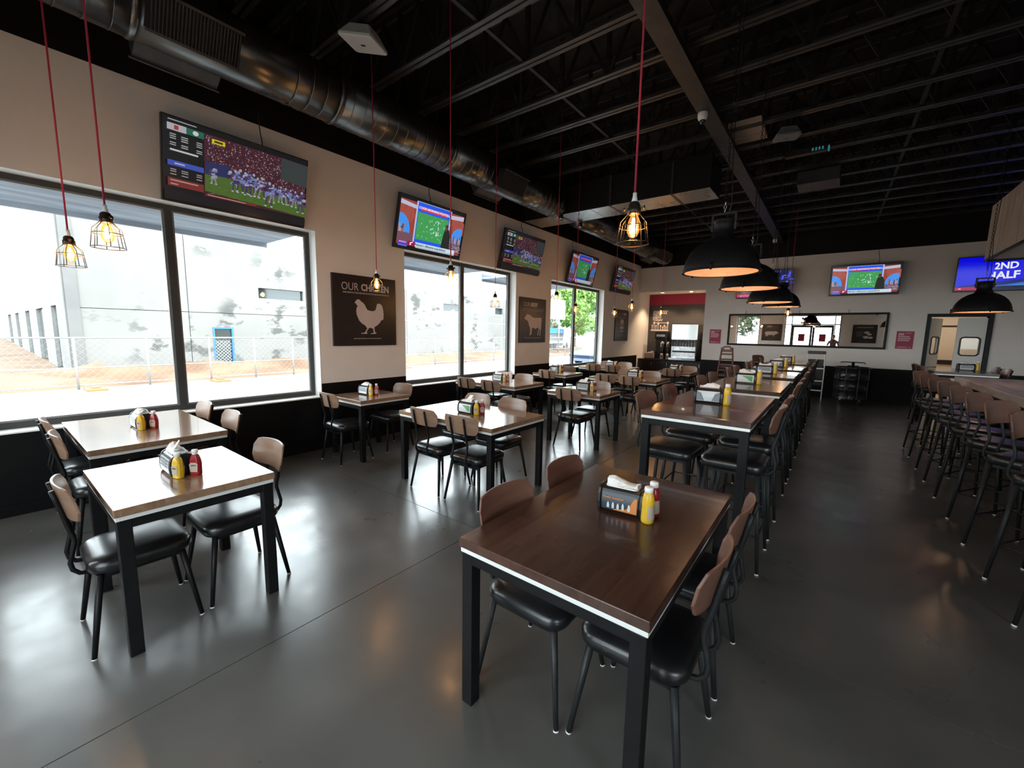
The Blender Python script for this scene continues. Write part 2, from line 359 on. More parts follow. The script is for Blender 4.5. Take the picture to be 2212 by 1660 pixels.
# back wall: drinks alcove at the left, kitchen door at the right
AX=-3.40; DX0,DX1,DH=1.895,2.87,2.245; AH=3.155
b=MB(); b.box(AX,DX0,BY,BY+.2,0,TOPB); b.box(DX1,RX,BY,BY+.2,0,TOPB); b.box(DX0,DX1,BY,BY+.2,DH,TOPB)
b.box(WX,AX,BY,BY+.2,AH,TOPB); b.box(WX,RX,BY,BY+.2,TOPB,CZ,1)
wall_back=struct(b.build('wall_back',[MT['paint'],MT['black_paint']]))
b=MB(); b.box(WX,AX,15.70,15.9,0,2.775,0); b.box(WX,AX,15.68,15.9,2.775,AH+.1,1); b.box(AX,AX+.2,BY+.2,15.9,0,AH+.1,2)
struct(b.build('wall_alcove',[MT['charcoal'],MT['red_panel'],MT['paint']]))
b=MB(); b.box(WX,AX,BY+.2,15.70,AH+.0,AH+.1); struct(b.build('ceiling_alcove',MT['paint']))
b=MB(); b.box(RX,RX+.2,FY-.25,15.9,0,4.1); b.box(RX,RX+.2,FY-.25,15.9,4.1,CZ,1); struct(b.build('wall_right',[MT['paint'],MT['black_paint']]))
# front wall behind the camera: window, glazed entrance, added unseen window at the right
EX0,EX1=-2.42,.30; GX0,GX1=-5.03,-3.75; HX0,HX1=2.5,6.2
b=MB(); b.box(WX,GX0,FY-.2,FY,0,2.96); b.box(GX1,EX0,FY-.2,FY,0,2.96); b.box(EX1,HX0,FY-.2,FY,0,2.96); b.box(HX1,RX,FY-.2,FY,0,2.96); b.box(HX0,HX1,FY-.2,FY,0,.7)
b.box(GX0,GX1,FY-.2,FY,0,.7); b.box(WX,RX,FY-.2,FY,2.96,4.1); b.box(WX,RX,FY-.2,FY,4.1,CZ,1)
struct(b.build('wall_front',[MT['paint'],MT['black_paint']]))
# black dado: wall panels below 0.9 m
def dado(name, boxes):
    b=MB()
    for q in boxes: b.box(*q)
    return struct(b.build(name,MT['wains'],None,.002))
dz=.93
L=[]
for a,c in zip(edges[0::2],edges[1::2]): L.append((WX,WX+.014,max(a,FY),min(c,14.63),0.10,dz))
for a,c in WIN: L.append((WX,WX+.014,a,c,.10,SILL-.005))
dado('trim_1',L)
dado('trim_2',[(AX,DX0-.09,BY-.014,BY,.10,.89),(DX1+.09,RX,BY-.014,BY,.10,.89)])
def base(name,x0,x1,y0,y1):
    b=MB(); b.box(x0,x1,y0,y1,0,.10); struct(b.build(name,MT['wains'],None,.003))
base('baseboard_left',WX,WX+.02,FY,14.63); base('baseboard_back',AX,DX0-.09,BY-.02,BY); base('baseboard_back_right',DX1+.09,RX,BY-.02,BY)
base('baseboard_right',RX-.02,RX,FY,BY)
# windows of the left wall
def window(n,a,c):
    xo,xi=WX-.235,WX-.165
    b=MB(); w=.06
    b.box(xo,xi,a,a+w,SILL,HEAD); b.box(xo,xi,c-w,c,SILL,HEAD); b.box(xo,xi,a+w,c-w,SILL,SILL+.07); b.box(xo,xi,a+w,c-w,HEAD-w,HEAD)
    f=struct(b.build('window_%d'%n,MT['alu'],None,.004)); mid=(a+c)/2
    b=MB(); b.box(xo+.002,xi+.01,mid-.035,mid+.035,SILL+.07,HEAD-w); b.build('mullion',MT['alu'],f,.004)
    b=MB()
    for y0,y1 in ((a+w,mid-.035),(mid+.035,c-w)):
        g=.018; x0,x1=xi-.028,xi-.004
        b.box(x0,x1,y0,y0+g,SILL+.07,HEAD-w); b.box(x0,x1,y1-g,y1,SILL+.07,HEAD-w); b.box(x0,x1,y0+g,y1-g,SILL+.07,SILL+.07+g); b.box(x0,x1,y0+g,y1-g,HEAD-w-g,HEAD-w)
    b.build('glazing_bead',MT['frame_grey'],f)
    for y0,y1 in ((a+w,mid-.035),(mid+.035,c-w)):
        b=MB(); b.box(xo+.03,xo+.036,y0,y1,SILL+.07,HEAD-w); b.build('pane',MT['glass'],f)
    b=MB(); t=.006
    b.box(xi,WX+.003,a,a+t,SILL,HEAD); b.box(xi,WX+.003,c-t,c,SILL,HEAD); b.box(xi,WX+.003,a+t,c-t,HEAD-t,HEAD)
    b.build('window_return',MT['reveal'],f)
    b=MB(); b.box(xi,WX+.02,a-.0,c+.0,SILL-.004,SILL+.012); b.build('window_sill',MT['reveal'],f,.003)
    return f
for n,(a,c) in enumerate(WIN): window(n+1,a,c)
# front window, added daylight window and glazed entrance
b=MB(); w=.05; y0,y1=FY-.16,FY-.1
b.box(GX0,GX0+w,y0,y1,.7,2.96); b.box(GX1-w,GX1,y0,y1,.7,2.96); b.box(GX0+w,GX1-w,y0,y1,.7,.76); b.box(GX0+w,GX1-w,y0,y1,2.91,2.96)
f=struct(b.build('window_4',MT['alu'])); b=MB(); b.box(GX0+w,GX1-w,FY-.133,FY-.127,.76,2.91); b.build('pane',MT['glass'],f)
b=MB(); b.box(HX0,HX0+w,y0,y1,.7,2.96); b.box(HX1-w,HX1,y0,y1,.7,2.96); b.box(HX0+w,HX1-w,y0,y1,.7,.76); b.box(HX0+w,HX1-w,y0,y1,2.91,2.96); b.box(4.32,4.38,y0,y1,.76,2.91)
f=struct(b.build('window_6',MT['alu']))  # unseen window, added so that daylight reaches the bar side
for x0,x1 in ((HX0+w,4.32),(4.38,HX1-w)): b=MB(); b.box(x0,x1,FY-.133,FY-.127,.76,2.91); b.build('pane',MT['glass'],f)
b=MB()
b.box(EX0,EX1,y0,y1,2.91,2.96); b.box(EX0,EX1,y0,y1,2.40,2.46)
for x in (EX0,-2.09,.00,EX1-.05): b.box(x,x+.05,y0,y1,0,2.91)
f=struct(b.build('window_5',MT['alu']))
for x0,x1 in ((EX0+.05,-2.09),(-2.04,.0),(.05,EX1-.05)):
    b=MB(); b.box(x0,x1,FY-.133,FY-.127,2.46,2.91); b.build('pane',MT['glass'],f)
for x0,x1 in ((EX0+.05,-2.09),(.05,EX1-.05)):
    b=MB(); b.box(x0,x1,FY-.133,FY-.127,0.02,2.40); b.build('pane',MT['glass'],f)
for n,(x0,x1) in enumerate(((-2.038,-1.023),(-1.017,-.002))):
    b=MB(); s=.11; b.box(x0,x0+s,FY-.155,FY-.105,.01,2.395); b.box(x1-s,x1,FY-.155,FY-.105,.01,2.395); b.box(x0+s,x1-s,FY-.155,FY-.105,2.24,2.395); b.box(x0+s,x1-s,FY-.155,FY-.105,.01,.26)
    f=struct(b.build('door_%d'%(n+1),MT['alu'])); b=MB(); b.box(x0+s,x1-s,FY-.133,FY-.127,.26,2.24); b.build('pane',MT['glass'],f)
    b=MB(); cx=(x0+x1)/2; b.box(cx-.16,cx+.16,FY-.126,FY-.124,1.42,1.86); b.build('door_notice',MT['red_poster'],f)
# portals guide the sampling of daylight through the openings
def portal(loc,rot,sx,sy):
    d=bpy.data.lights.new('daylight_portal','AREA'); d.shape='RECTANGLE'; d.size=sx; d.size_y=sy; d.cycles.is_portal=True
    o=bpy.data.objects.new('daylight_portal',d); COL.objects.link(o); o.location=loc; o.rotation_euler=rot
for a,c in WIN: portal((WX-.27,(a+c)/2,(SILL+HEAD)/2),(0,-math.pi/2,0),HEAD-SILL,c-a)
portal(((EX0+EX1)/2,FY-.22,1.5),(math.pi/2,0,0),EX1-EX0,3.0); portal(((GX0+GX1)/2,FY-.22,1.85),(math.pi/2,0,0),GX1-GX0,2.3)
portal(((HX0+HX1)/2,FY-.22,1.85),(math.pi/2,0,0),HX1-HX0,2.3)  # portal of the added bar-side window
# ------------------------------------------------------------------ roof: deck, joists, girder
b=MB(); b.box(-6.1,RX+.2,FY-.25,15.9,CZ,CZ+.15); ceiling=struct(b.build('ceiling',MT['black_paint']))
jz=4.55; jm=MB(); X0,X1=WX+.0,RX
jm.box(X0,X1,-.055,-.008,jz,jz+.012); jm.box(X0,X1,.008,.055,jz,jz+.012); jm.box(X0,X1,-.014,-.008,jz,jz+.06); jm.box(X0,X1,.008,.014,jz,jz+.06)
jm.box(X0,X1,-.055,.055,CZ-.012,CZ); jm.box(X0,X1,-.012,.012,CZ-.07,CZ)
jme=jm.mesh('joist',MT['joist'])
wm=MB(); n=20; st=(X1-X0)/n
for k in range(n):
    x=X0+k*st; wm.bar((x,0,CZ-.05),(x+st/2,0,jz+.02),.03,.03); wm.bar((x+st/2,0,jz+.02),(x+st,0,CZ-.05),.03,.03); wm.bar((x+st/2,0,jz+.02),(x+st/2,0,CZ-.02),.05,.03)
wme=wm.mesh('web',MT['web'])
JY=[3.18+.718*k for k in range(-6,16) if 3.18+.718*k<14.6]
for y in JY:
    j=obj('joist',jme,ceiling); j.location=(0,y,0); obj('web',wme,j)
b=MB(); b.box(-1.55,-1.42,FY,BY,4.43,4.55); b.box(-1.58,-1.39,FY,BY,4.415,4.435); b.build('girder',MT['joist'],ceiling)
b=MB()
for x in (-2.9,0.6,3.6): b.box(x-.02,x+.02,FY,BY,4.57,4.59)
b.build('bridging',MT['web'],ceiling)
# ================================================================== OUTSIDE
GZ=-.20
b=MB(); b.box(-90,40,-90,150,GZ-.3,GZ-.02); struct(b.build('ground',MT['dirt']))
b=MB(); b.box(-17.5,WX-.25,-60,120,GZ-.3,GZ); struct(b.build('road',MT['road']))
b=MB(); b.box(WX-.25,25,-40,FY-.2,GZ-.3,GZ); struct(b.build('forecourt',MT['road']))
# clay bank between road and building, lumpy
random.seed(3)
b=MB(); nx,ny=12,90; vs=[]; fs=[]
for i in range(nx+1):
    for j in range(ny+1):
        x=-17.6-i*5.2/nx; y=-20+j*75/ny
        h=.0 if i==0 else (.10+.22*math.exp(-((i-6)/2.6)**2))*(1+.5*math.sin(j*1.7+i)+.5*random.random())
        if i==nx: h=.05
        vs.append((x,y,GZ-.02+h))
for i in range(nx):
    for j in range(ny): a=i*(ny+1)+j; fs.append((a,a+1,a+ny+2,a+ny+1))
b.add(vs,fs,0,True); struct(b.build('clay_bank',MT['dirt']))
# awnings above the windows
for n,(a,c) in enumerate(WIN):
    b=MB(); t=thing('window_awning',['flat blue-grey awning outside the first big window','flat blue-grey awning outside the second window','flat blue-grey awning outside the far third window'][n],'awning',(WX-.25,(a+c)/2,3.10))
    b.box(-1.85,0,-(c-a)/2-.2,(c-a)/2+.25-.1*n,0,.04); b.build('awning_soffit',MT['canopy'],t)
    b=MB(); b.box(-1.9,-1.85,-(c-a)/2-.2,(c-a)/2+.25-.1*n,-.06,.14); b.build('awning_fascia',MT['canopy'],t)
# neighbouring precast building: panels, slot windows, door
BX=-22.6; bt=thing('precast_building','pale unfinished precast concrete building across the road','building',(BX,2.1,GZ))
Lb=30.5
ycuts=[0,3.75,10.3,15.6,21.0,25.9,Lb]
def hole_panel(y0,y1,z0,z1,holes,name='wall_panel'):
    b=MB(); ys_=sorted({y0,y1}|{q for h in holes for q in h[:2]}); zs_=sorted({z0,z1}|{q for h in holes for q in h[2:]})
    for i in range(len(ys_)-1):
        for k in range(len(zs_)-1):
            cy,cz=(ys_[i]+ys_[i+1])/2,(zs_[k]+zs_[k+1])/2
            if any(h[0]<cy<h[1] and h[2]<cz<h[3] for h in holes): continue
            b.box(-.25,0,ys_[i],ys_[i+1],zs_[k],zs_[k+1])
    return b.build(name,MT['concrete'],bt)
slots=[(6.62,8.8,3.32,3.82),(18.9,21.1-.15,3.32,3.82),(24.75-.0,25.75,3.32,3.82)]
doorh=(4.6,5.42,0.12,1.86)
for i in range(len(ycuts)-1):
    y0,y1=ycuts[i]+(.26 if i==0 else .012),ycuts[i+1]-.012
    top=5.85 if i==0 else (5.83 if i<2 else 4.55)
    hp=[h for h in slots if y0<(h[0]+h[1])/2<y1]; hd=[doorh] if i==1 else []
    hole_panel(y0,y1,0,2.50,hd); hole_panel(y0,y1,2.525,top,hp)
for h in slots:
    b=MB(); b.box(-.2,-.16,h[0],h[1],h[2],h[3]); b.build('slot_window',MT['dark_glass'],bt)
d=MB(); y0,y1,z0,z1=doorh
for q in ((y0,y0+.07,z0,z1),(y1-.07,y1,z0,z1),(y0+.07,y1-.07,z1-.07,z1),(y0+.07,y1-.07,z0,z0+.05)): d.box(-.1,.02,*q)
df=d.build('door_frame',MT['blue_paint'],bt)
b=MB(); b.box(-.12,-.08,y0+.07,y1-.07,1.25,z1-.07); b.build('door_glass',MT['dark_glass'],df)
b=MB(); b.box(-.13,-.10,y0+.07,y1-.07,z0+.05,1.25); b.build('door_panel',MT['dark_glass'],df)
b=MB()
for k in range(-8,9):
    for sgn in (1,-1):
        pts=[]
        for t_ in range(0,21):
            z=z0+.06+t_*(1.18-z0)/20; y=(y0+y1)/2+k*.15+sgn*(z-.65)
            if y0+.08<y<y1-.08: pts.append((-.09,y,z))
        if len(pts)>1: b.bar(pts[0],pts[-1],.028,.01,0,(1,0,0))
b.build('door_lattice',MT['galv_pipe'],df)
# side wall with tall openings
b=MB(); sx=[(-.25,-1.2)]; opens=[(-2.2,-4.7),(-7.6,-11.8),(-15.6,-19.5),(-25.5,-30.2),(-36,-42)]
x=0; segs=[]
for o1,o2 in opens: segs.append((o1,x)); x=o2
segs.append((-55,x))
for x0,x1 in segs: b.box(x0,x1,0,.25,0,2.65)
b.box(-55,0,0,.25,2.65,5.85); b.build('side_wall',MT['concrete2'],bt)
for o1,o2 in opens:
    b=MB(); b.box(o2,o1,.12,.16,0.05,2.65); b.build('side_opening',MT['dark_glass'],bt)
    b=MB(); b.box(o2,o2+.25,.0,.12,0,2.65); b.box(o1-.25,o1,.0,.12,0,2.65); b.build('opening_frame',MT['frame_grey'],bt)
b=MB(); b.box(-55,-.25,.25,Lb,3.6,3.75); b.build('roof_slab',MT['concrete2'],bt)
b=MB(); b.box(.0,.05,.05,.40,0,5.85); b.build('corner_strip',MT['concrete2'],bt)
# site fence
ft=thing('site_fence','galvanised pipe and wire construction fence along the road','fence',(-17.25,0,GZ))
fy=[-5,-1.5,1.70,3.30,4.97,6.4,7.8,9.4,11.2,13.2,15.4,17.8,20.4,23.2,26.2,29.4,33]
pm=MB(); pm.tube([(0,0,0),(0,0,1.52)],.03,8); pme=pm.mesh('post',MT['galv_pipe'])
for y in fy: o=obj('post',pme,ft); o.location=(0,y,0)
for z,r in ((1.50,.024),(.62,.018),(.12,.018)):
    b=MB(); b.tube([(0,fy[0],z),(0,fy[-1],z)],r,6); b.build('rail',MT['galv_pipe'],ft)
b=MB()
for k in range(0,200):
    y=-5+k*.19
    for s_ in (1,-1): b.bar((0,y,.14),(0,y+s_*1.34,1.48),.003,.003)
o=b.build('wire_mesh',MT['galv_pipe'],ft); o['kind']='stuff'
for i,(y,l) in enumerate(((2.0,'orange fence foot left of the first window mullion'),(5.1,'orange fence foot seen right of the first mullion'),(13.0,'orange fence foot seen through the second window'))):
    b=MB(); b.box(-.15,.55,-.22,.22,0,.05); b.box(.05,.3,-.1,.1,.05,.10)
    o=b.build('fence_foot',mat('orange_rubber_%d'%i,(.62,.13,.05),.7)); o.location=(-17.03,y,GZ); tag(o,l,'fence foot','orange fence feet')
# sign board, trees, truck and car beyond the third window
st_=thing('sign_board','blank white sign board on grey posts beyond the far window','sign',(-18.9,27.6,GZ))
b=MB(); b.box(-.06,.06,-.1,4.3,3.0,4.65); b.build('board',MT['card_white'],st_,.01)
for y in (.6,2.0,3.6): b=MB(); b.tube([(-.1,y,0),(-.1,y,3.9 if y<3 else 5.2)],.07,8); b.build('post',MT['galv_pipe'],st_)
def tree(loc,h,r,label,m,seed,trunk=.2):
    random.seed(seed); t=thing('leafy_tree',label,'tree',loc,0,'trees beyond the far window')
    b=MB(); b.tube([(0,0,0),(.1,0,h*.4),(-.1,.15,h*.75)],[trunk,trunk*.8,trunk*.3],8)
    for k in range(5):
        a=k*1.3; b.tube([(0,0,h*(.3+.08*k)),(math.cos(a)*r*.7,math.sin(a)*r*.7,h*(.5+.08*k))],[trunk*.35,trunk*.1],6)
    b.build('trunk',MT['bark'],t)
    b=MB()
    cl=[(random.gauss(0,r*.45),random.gauss(0,r*.45),h*(.35+.6*random.random()),r*(.25+.25*random.random())) for _ in range(26)]
    for _ in range(5200):
        c=random.choice(cl); v=Vector((random.gauss(0,1),random.gauss(0,1),random.gauss(0,1))).normalized()*c[3]*random.random()**.4
        p=Vector(c[:3])+v; d=Vector((random.gauss(0,1),random.gauss(0,1),random.gauss(0,1))).normalized(); e=d.orthogonal().normalized(); s_=.13+.12*random.random()
        b.add([p-d*s_,p+e*s_*.45,p+d*s_,p-e*s_*.45],[(0,1,2,3)])
    o=b.build('foliage',m,t); o['kind']='stuff'
tree((-19.5,34.5,GZ),6.2,2.2,'bright green leafy tree right of the far window mullion',MT['leaf'],1)
tree((-25.5,37,GZ),6.0,2.6,'grey-green tree behind the blank sign board',MT['leaf2'],2)
tree((-23.5,42,GZ),6.8,2.4,'tall tree beside the bright green one, further back',MT['leaf'],4)
tree((-6.9,-9.5,GZ),5.5,2.0,'grey-green tree outside the front window, reflected at the mirror left end',MT['leaf2'],6)
tk=thing('flatbed_truck','white truck with a bright blue load cover beyond the fence','truck',(-21.3,33.2,GZ),math.radians(14))
b=MB(); b.box(-1.1,1.1,-3.2,1.4,.9,1.1); b.build('bed',MT['galv_pipe'],tk)
b=MB(); b.box(-1.1,1.1,-3.2,1.4,1.75,2.25); b.build('load_cover',mat('bright_blue_tarp',(.03,.20,.62),.6),tk,.08)
b=MB(); b.box(-1.0,1.0,-3.0,1.3,1.1,1.75); b.build('load',MT['concrete2'],tk)
b=MB(); b.prism([(1.5,.6),(3.3,.6),(3.3,1.35),(2.7,1.5),(2.4,2.1),(1.5,2.1)],lambda u,v,d:(d,u,v),-1.05,1.05); b.build('cab',MT['white_plastic'],tk,.05)
for y in (-2.3,-1.3,2.5):
    for x in (-.95,.95):
        b=MB(); b.lathe([(.2,-.13),(.45,-.13),(.48,-.08),(.48,.08),(.45,.13),(.2,.13)],18,(0,0,0),0,True,Matrix.Translation((x,y,.48))@Matrix.Rotation(math.pi/2,4,'Y')); b.build('wheel',MT['tyre'],tk)
car=thing('parked_car','blue-grey car with multi-spoke wheels outside the far window','car',(-11.0,23.3,GZ),math.radians(-10))
prof=[(-2.04,.45),(-2.2,.62),(-2.05,.78),(-1.0,.95),(-.35,1.38),(.9,1.44),(1.75,1.02),(2.15,.95),(2.2,.5),(2.1,.25),(1.72,.25)]
def arch(cy,n=8): return [(cy+.38*math.cos(math.pi*k/n),.30+.38*math.sin(math.pi*k/n)) for k in range(n+1)]
poly=prof+[q for q in arch(1.32) if q[1]>.26]+[(-.95,.25)]+[q for q in arch(-1.32) if q[1]>.26]+[(-2.1,.25)]
b=MB(); b.prism(poly,lambda u,v,d:(d*(1-.10*max(0,v-.85)),u,v),-.88,.88); b.build('car_body',MT['car'],car,.05)
gp=[(-.92,.98),(-.32,1.34),(.85,1.39),(1.55,1.02)]
b=MB(); b.prism(gp,lambda u,v,d:(d*(1-.10*max(0,v-.85))*1.004,u,v),-.885,.885); b.build('side_glass',MT['dark_glass'],car)
for y in (-1.32,1.32):
    for x in (-.80,.80):
        T=Matrix.Translation((x,y,.32))@Matrix.Rotation(math.pi/2,4,'Y')
        b=MB(); b.lathe([(.22,-.10),(.30,-.10),(.33,-.05),(.33,.05),(.30,.10),(.22,.10)],24,(0,0,0),0,True,T); wh=b.build('tyre',MT['tyre'],car)
        b=MB(); b.lathe([(.20,-.085),(.225,-.085),(.225,.085),(.20,.085)],24,(0,0,0),0,True,T)
        for k in range(10):
            a=k*math.pi/5; b.bar(T@Vector((.03*math.cos(a),.03*math.sin(a),.07 if x>0 else -.07)),T@Vector((.21*math.cos(a),.21*math.sin(a),.08 if x>0 else -.08)),.035,.02,0,(1,0,0))
        b.build('rim',MT['alloy'],wh)
# ================================================================== CHAIRS, STOOLS, TABLES
def back_mesh(zb,zt,yb,yt,wd=.43,bow=.045,th=.012):
    n=14; cols=[]
    for i in range(n+1):
        u=-1+2*i/n; x=u*wd/2
        cut=0 if abs(u)<.76 else (1-math.sqrt(max(0,1-((abs(u)-.76)/.24)**2)))*.055
        crown=.010*(1-u*u)
        cols.append((x,bow*u*u,zb+cut,zt-cut*.9+crown-.010))
    b=MB(); F=[];Bk=[]
    for x,cy,z0,z1 in cols:
        for z in (z0,z0*.67+z1*.33,z0*.33+z1*.67,z1):
            t=(z-zb)/(zt-zb); y=yb+(yt-yb)*t+cy
            F.append((x,y+th/2,z)); Bk.append((x,y-th/2,z))
    vs=F+Bk; m=len(F); fs=[]
    for i in range(n):
        for k in range(3):
            a=i*4+k; fs.append((a,a+1,a+5,a+4)); fs.append((m+a,m+a+4,m+a+5,m+a+1))
        a=i*4; fs.append((a,a+4,m+a+4,m+a)); a=i*4+3; fs.append((a,m+a,m+a+4,a+4))
    for k in range(3): fs.append((k,m+k,m+k+1,k+1)); a=n*4+k; fs.append((a,a+1,m+a+1,m+a))
    b.add(vs,fs,0,False)
    return b
def seat_mesh(z):
    b=MB(); R=[]
    for ins,dz_ in ((.045,-.012),(.012,-.008),(0,.012),(0,.040),(.008,.056),(.030,.068),(.075,.074)):
        w,d=.445-2*ins,.435-2*ins; p=rrect(w,d,max(.02,.085-ins*.6),6,0,.005)
        R.append([(x*(1-.06*(1 if y<0 else 0)*abs(y)/.22),y,z+dz_) for x,y in p])
    b.rings(R,0,True); return b
def make_seat(name,label,cat,sz,ply,steel,foot=.228,ring=None):
    """sz = top of steel frame; the cushion sits on it"""
    t=thing(name,label,cat)
    seat_mesh(sz+.012).build('seat',MT['vinyl'],t)
    b=MB(); h=.026
    for a,c in (((-.17,.165,sz-.012),(.17,.165,sz-.012)),((-.165,-.17,sz-.02),(.165,-.17,sz-.02)),((-.17,-.165,sz-.012),(-.17,.165,sz-.012)),((.17,-.165,sz-.012),(.17,.165,sz-.012))): b.bar(a,c,.016,h+ (.014 if a[1]==c[1]<0 else 0))
    b.build('seat_frame',steel,t)
    for sx in (-1,1):
        for sy in (-1,1):
            b=MB(); top=Vector((sx*.172,sy*.168,sz)); ft_=Vector((sx*foot,sy*foot,0)); d=(ft_-top)
            b.tube([top,top+d*.5,top+d*.985],[.0165,.0145,.0115],10); b.tube([top+d*.985,ft_],[.0120,.0125],10,1)
            b.build('leg',[steel,MT['glide']],t)
    for sx in (-1,1):
        x=sx*.088
        pts=[(x,-.10,sz-.006),(x,-.19,sz-.006),(x,-.232,sz+.004),(x,-.256,sz+.032),(x,-.262,sz+.07),(x,-.250,sz+.125),(x,-.238,sz+.175),(x,-.240,sz+.205),(x,-.252,sz+.25),(x,-.282,sz+.40),(x,-.296,sz+.465)]
        b=MB(); b.tube(pts,.0108,8); b.build('back_post',steel,t)
    back_mesh(sz+.305,sz+.49,-.252,-.288).build('backrest',ply,t,.003)
    if ring:
        b=MB(); k=ring/sz; r=foot+( .172-foot)*k
        for a,c in (((-r,r),(r,r)),((r,r),(r,-r)),((r,-r),(-r,-r)),((-r,-r),(-r,r))): b.tube([(a[0],a[1],ring),(c[0],c[1],ring)],.0075,6)
        b.build('footrest',steel,t)
    return t
used={}
protos={}
def seat(kind,x,y,rz,label,group,sc_=1):
    if kind not in protos:
        if kind=='dining': t=make_seat('dining_chair','','chair',.418,MT['ply'],MT['steel'])
        elif kind=='front': t=make_seat('dining_chair','','chair',.418,MT['ply_red'],MT['steel2'])
        else: t=make_seat('bar_stool','','bar stool',.715,MT['ply_red'],MT['steel2'],.226,.27)
        protos[kind]=t; t.location=(x,y,0); t.rotation_euler=(0,0,rz); t['label']=label; t['group']=group; return t
    return dup(protos[kind],label,(x,y,0),rz,group)
def table(name,cx,cy,sx,sy,h,label,wm):
    t=thing(name,label,'table',(cx,cy,0))
    b=MB(); b.box(-sx/2,sx/2,-sy/2,sy/2,h-.042,h); b.build('tabletop',wm,t,.004)
    i=.006; b=MB(); z0,z1=h-.064,h-.043
    X,Y=sx/2-i,sy/2-i
    b.box(-X,X,-Y,-Y+.02,z0,z1); b.box(-X,X,Y-.02,Y,z0,z1); b.box(-X,-X+.02,-Y+.02,Y-.02,z0,z1); b.box(X-.02,X,-Y+.02,Y-.02,z0,z1)
    b.build('edge_strip',MT['strip'],t,.002)
    b=MB(); X-=.006; Y-=.006; z0,z1=h-.112,h-.065
    b.box(-X,X,-Y,-Y+.03,z0,z1); b.box(-X,X,Y-.03,Y,z0,z1); b.box(-X,-X+.03,-Y+.03,Y-.03,z0,z1); b.box(X-.03,X,-Y+.03,Y-.03,z0,z1)
    b.build('apron',MT['steel'],t,.003)
    lw=.058; m=MB(); m.box(-lw/2,lw/2,-lw/2,lw/2,0,z1-.002); me=m.mesh('leg',MT['steel'])
    for u in (-1,1):
        for v in (-1,1): o=obj('leg',me,t,.003); o.location=(u*(X-lw/2+.002),v*(Y-lw/2+.002),0)
    return t
# ---- condiments
def bottle_flask(col):
    t=[]
    b=MB(); R=[]
    for w,d,z in ((.052,.034,0),(.058,.040,.004),(.060,.042,.05),(.058,.041,.085),(.048,.036,.108),(.034,.030,.122),(.027,.026,.128)):
        c=.32; R.append([(w/2*a,d/2*e,z) for a,e in ((1,-.5),(1,.5),(.72,1),(-.72,1),(-1,.5),(-1,-.5),(-.72,-1),(.72,-1))])
    b.rings(R,0,False); return b
def make_bottle(name,label,m,squeeze):
    t=thing(name,label,'bottle')
    if squeeze:
        b=MB(); b.lathe([(.026,0),(.030,.004),(.031,.02),(.030,.05),(.028,.075),(.029,.10),(.027,.125),(.021,.145),(.0185,.150)],18); b.build('bottle_body',m,t)
        b=MB(); b.lathe([(.0205,.150),(.0205,.172),(.018,.176),(.0,.177)],18); b.build('bottle_cap',MT['white_cap'],t)
        b=MB(); n=7; vs=[]; 
        for z,r in ((.022,.0318),(.05,.0309),(.078,.0288),(.088,.0290)):
            for k in range(n+1): a=math.radians(-75+95*k/n); vs.append((r*math.cos(a),r*math.sin(a),z))
        b.add(vs,[(i*(n+1)+k,i*(n+1)+k+1,(i+1)*(n+1)+k+1,(i+1)*(n+1)+k) for i in range(3) for k in range(n)],0,True)
        b.build('bottle_label',MT['label_tan'],t)
    else:
        bottle_flask(m).build('bottle_body',m,t,.003)
        b=MB(); b.lathe([(.0135,.127),(.0135,.138)],16); b.build('bottle_neck',MT['glide'],t)
        b=MB(); b.lathe([(.0165,.136),(.0165,.153),(.015,.156),(0,.157)],18); b.build('bottle_cap',MT['white_cap'],t)
        for s in (-1,1):
            b=MB(); pl=[(-.020,.022),(.020,.022),(.0245,.072),(.018,.074),(.016,.080),(-.016,.080),(-.018,.074),(-.0245,.072)]
            b.prism(pl,lambda u,v,d:(u,s*(.0208+d),v),0,.0012); lb=b.build('bottle_label',MT['label_tan'],t)
            if s<0: text('lettering','HEINZ',MT['ink'],lb,face_mat((0,-.0224,.062),(1,0,0),(0,0,1)),.0105,.0004,depth=.0002)
    return t
bproto={}
def bottle(kind,x,y,z,rz,label):
    nm,m,sq={'m':('mustard_bottle',MT['mustard'],False),'k':('ketchup_bottle',MT['ketchup'],False),'ms':('mustard_bottle',MT['mustard'],True),'ks':('ketchup_bottle',MT['ketchup'],True)}[kind]
    if kind not in bproto: t=make_bottle(nm,label,m,sq); bproto[kind]=t; t.location=(x,y,z); t.rotation_euler=(0,0,rz); t['group']='condiment bottles on the tables'; return t
    return dup(bproto[kind],label,(x,y,z),rz,'condiment bottles on the tables')
HP=[(-.056,0),(.056,0),(.066,.012),(.070,.05),(.066,.09),(.052,.118),(.030,.130),(-.030,.130),(-.052,.118),(-.066,.09),(-.070,.05),(-.066,.012)]
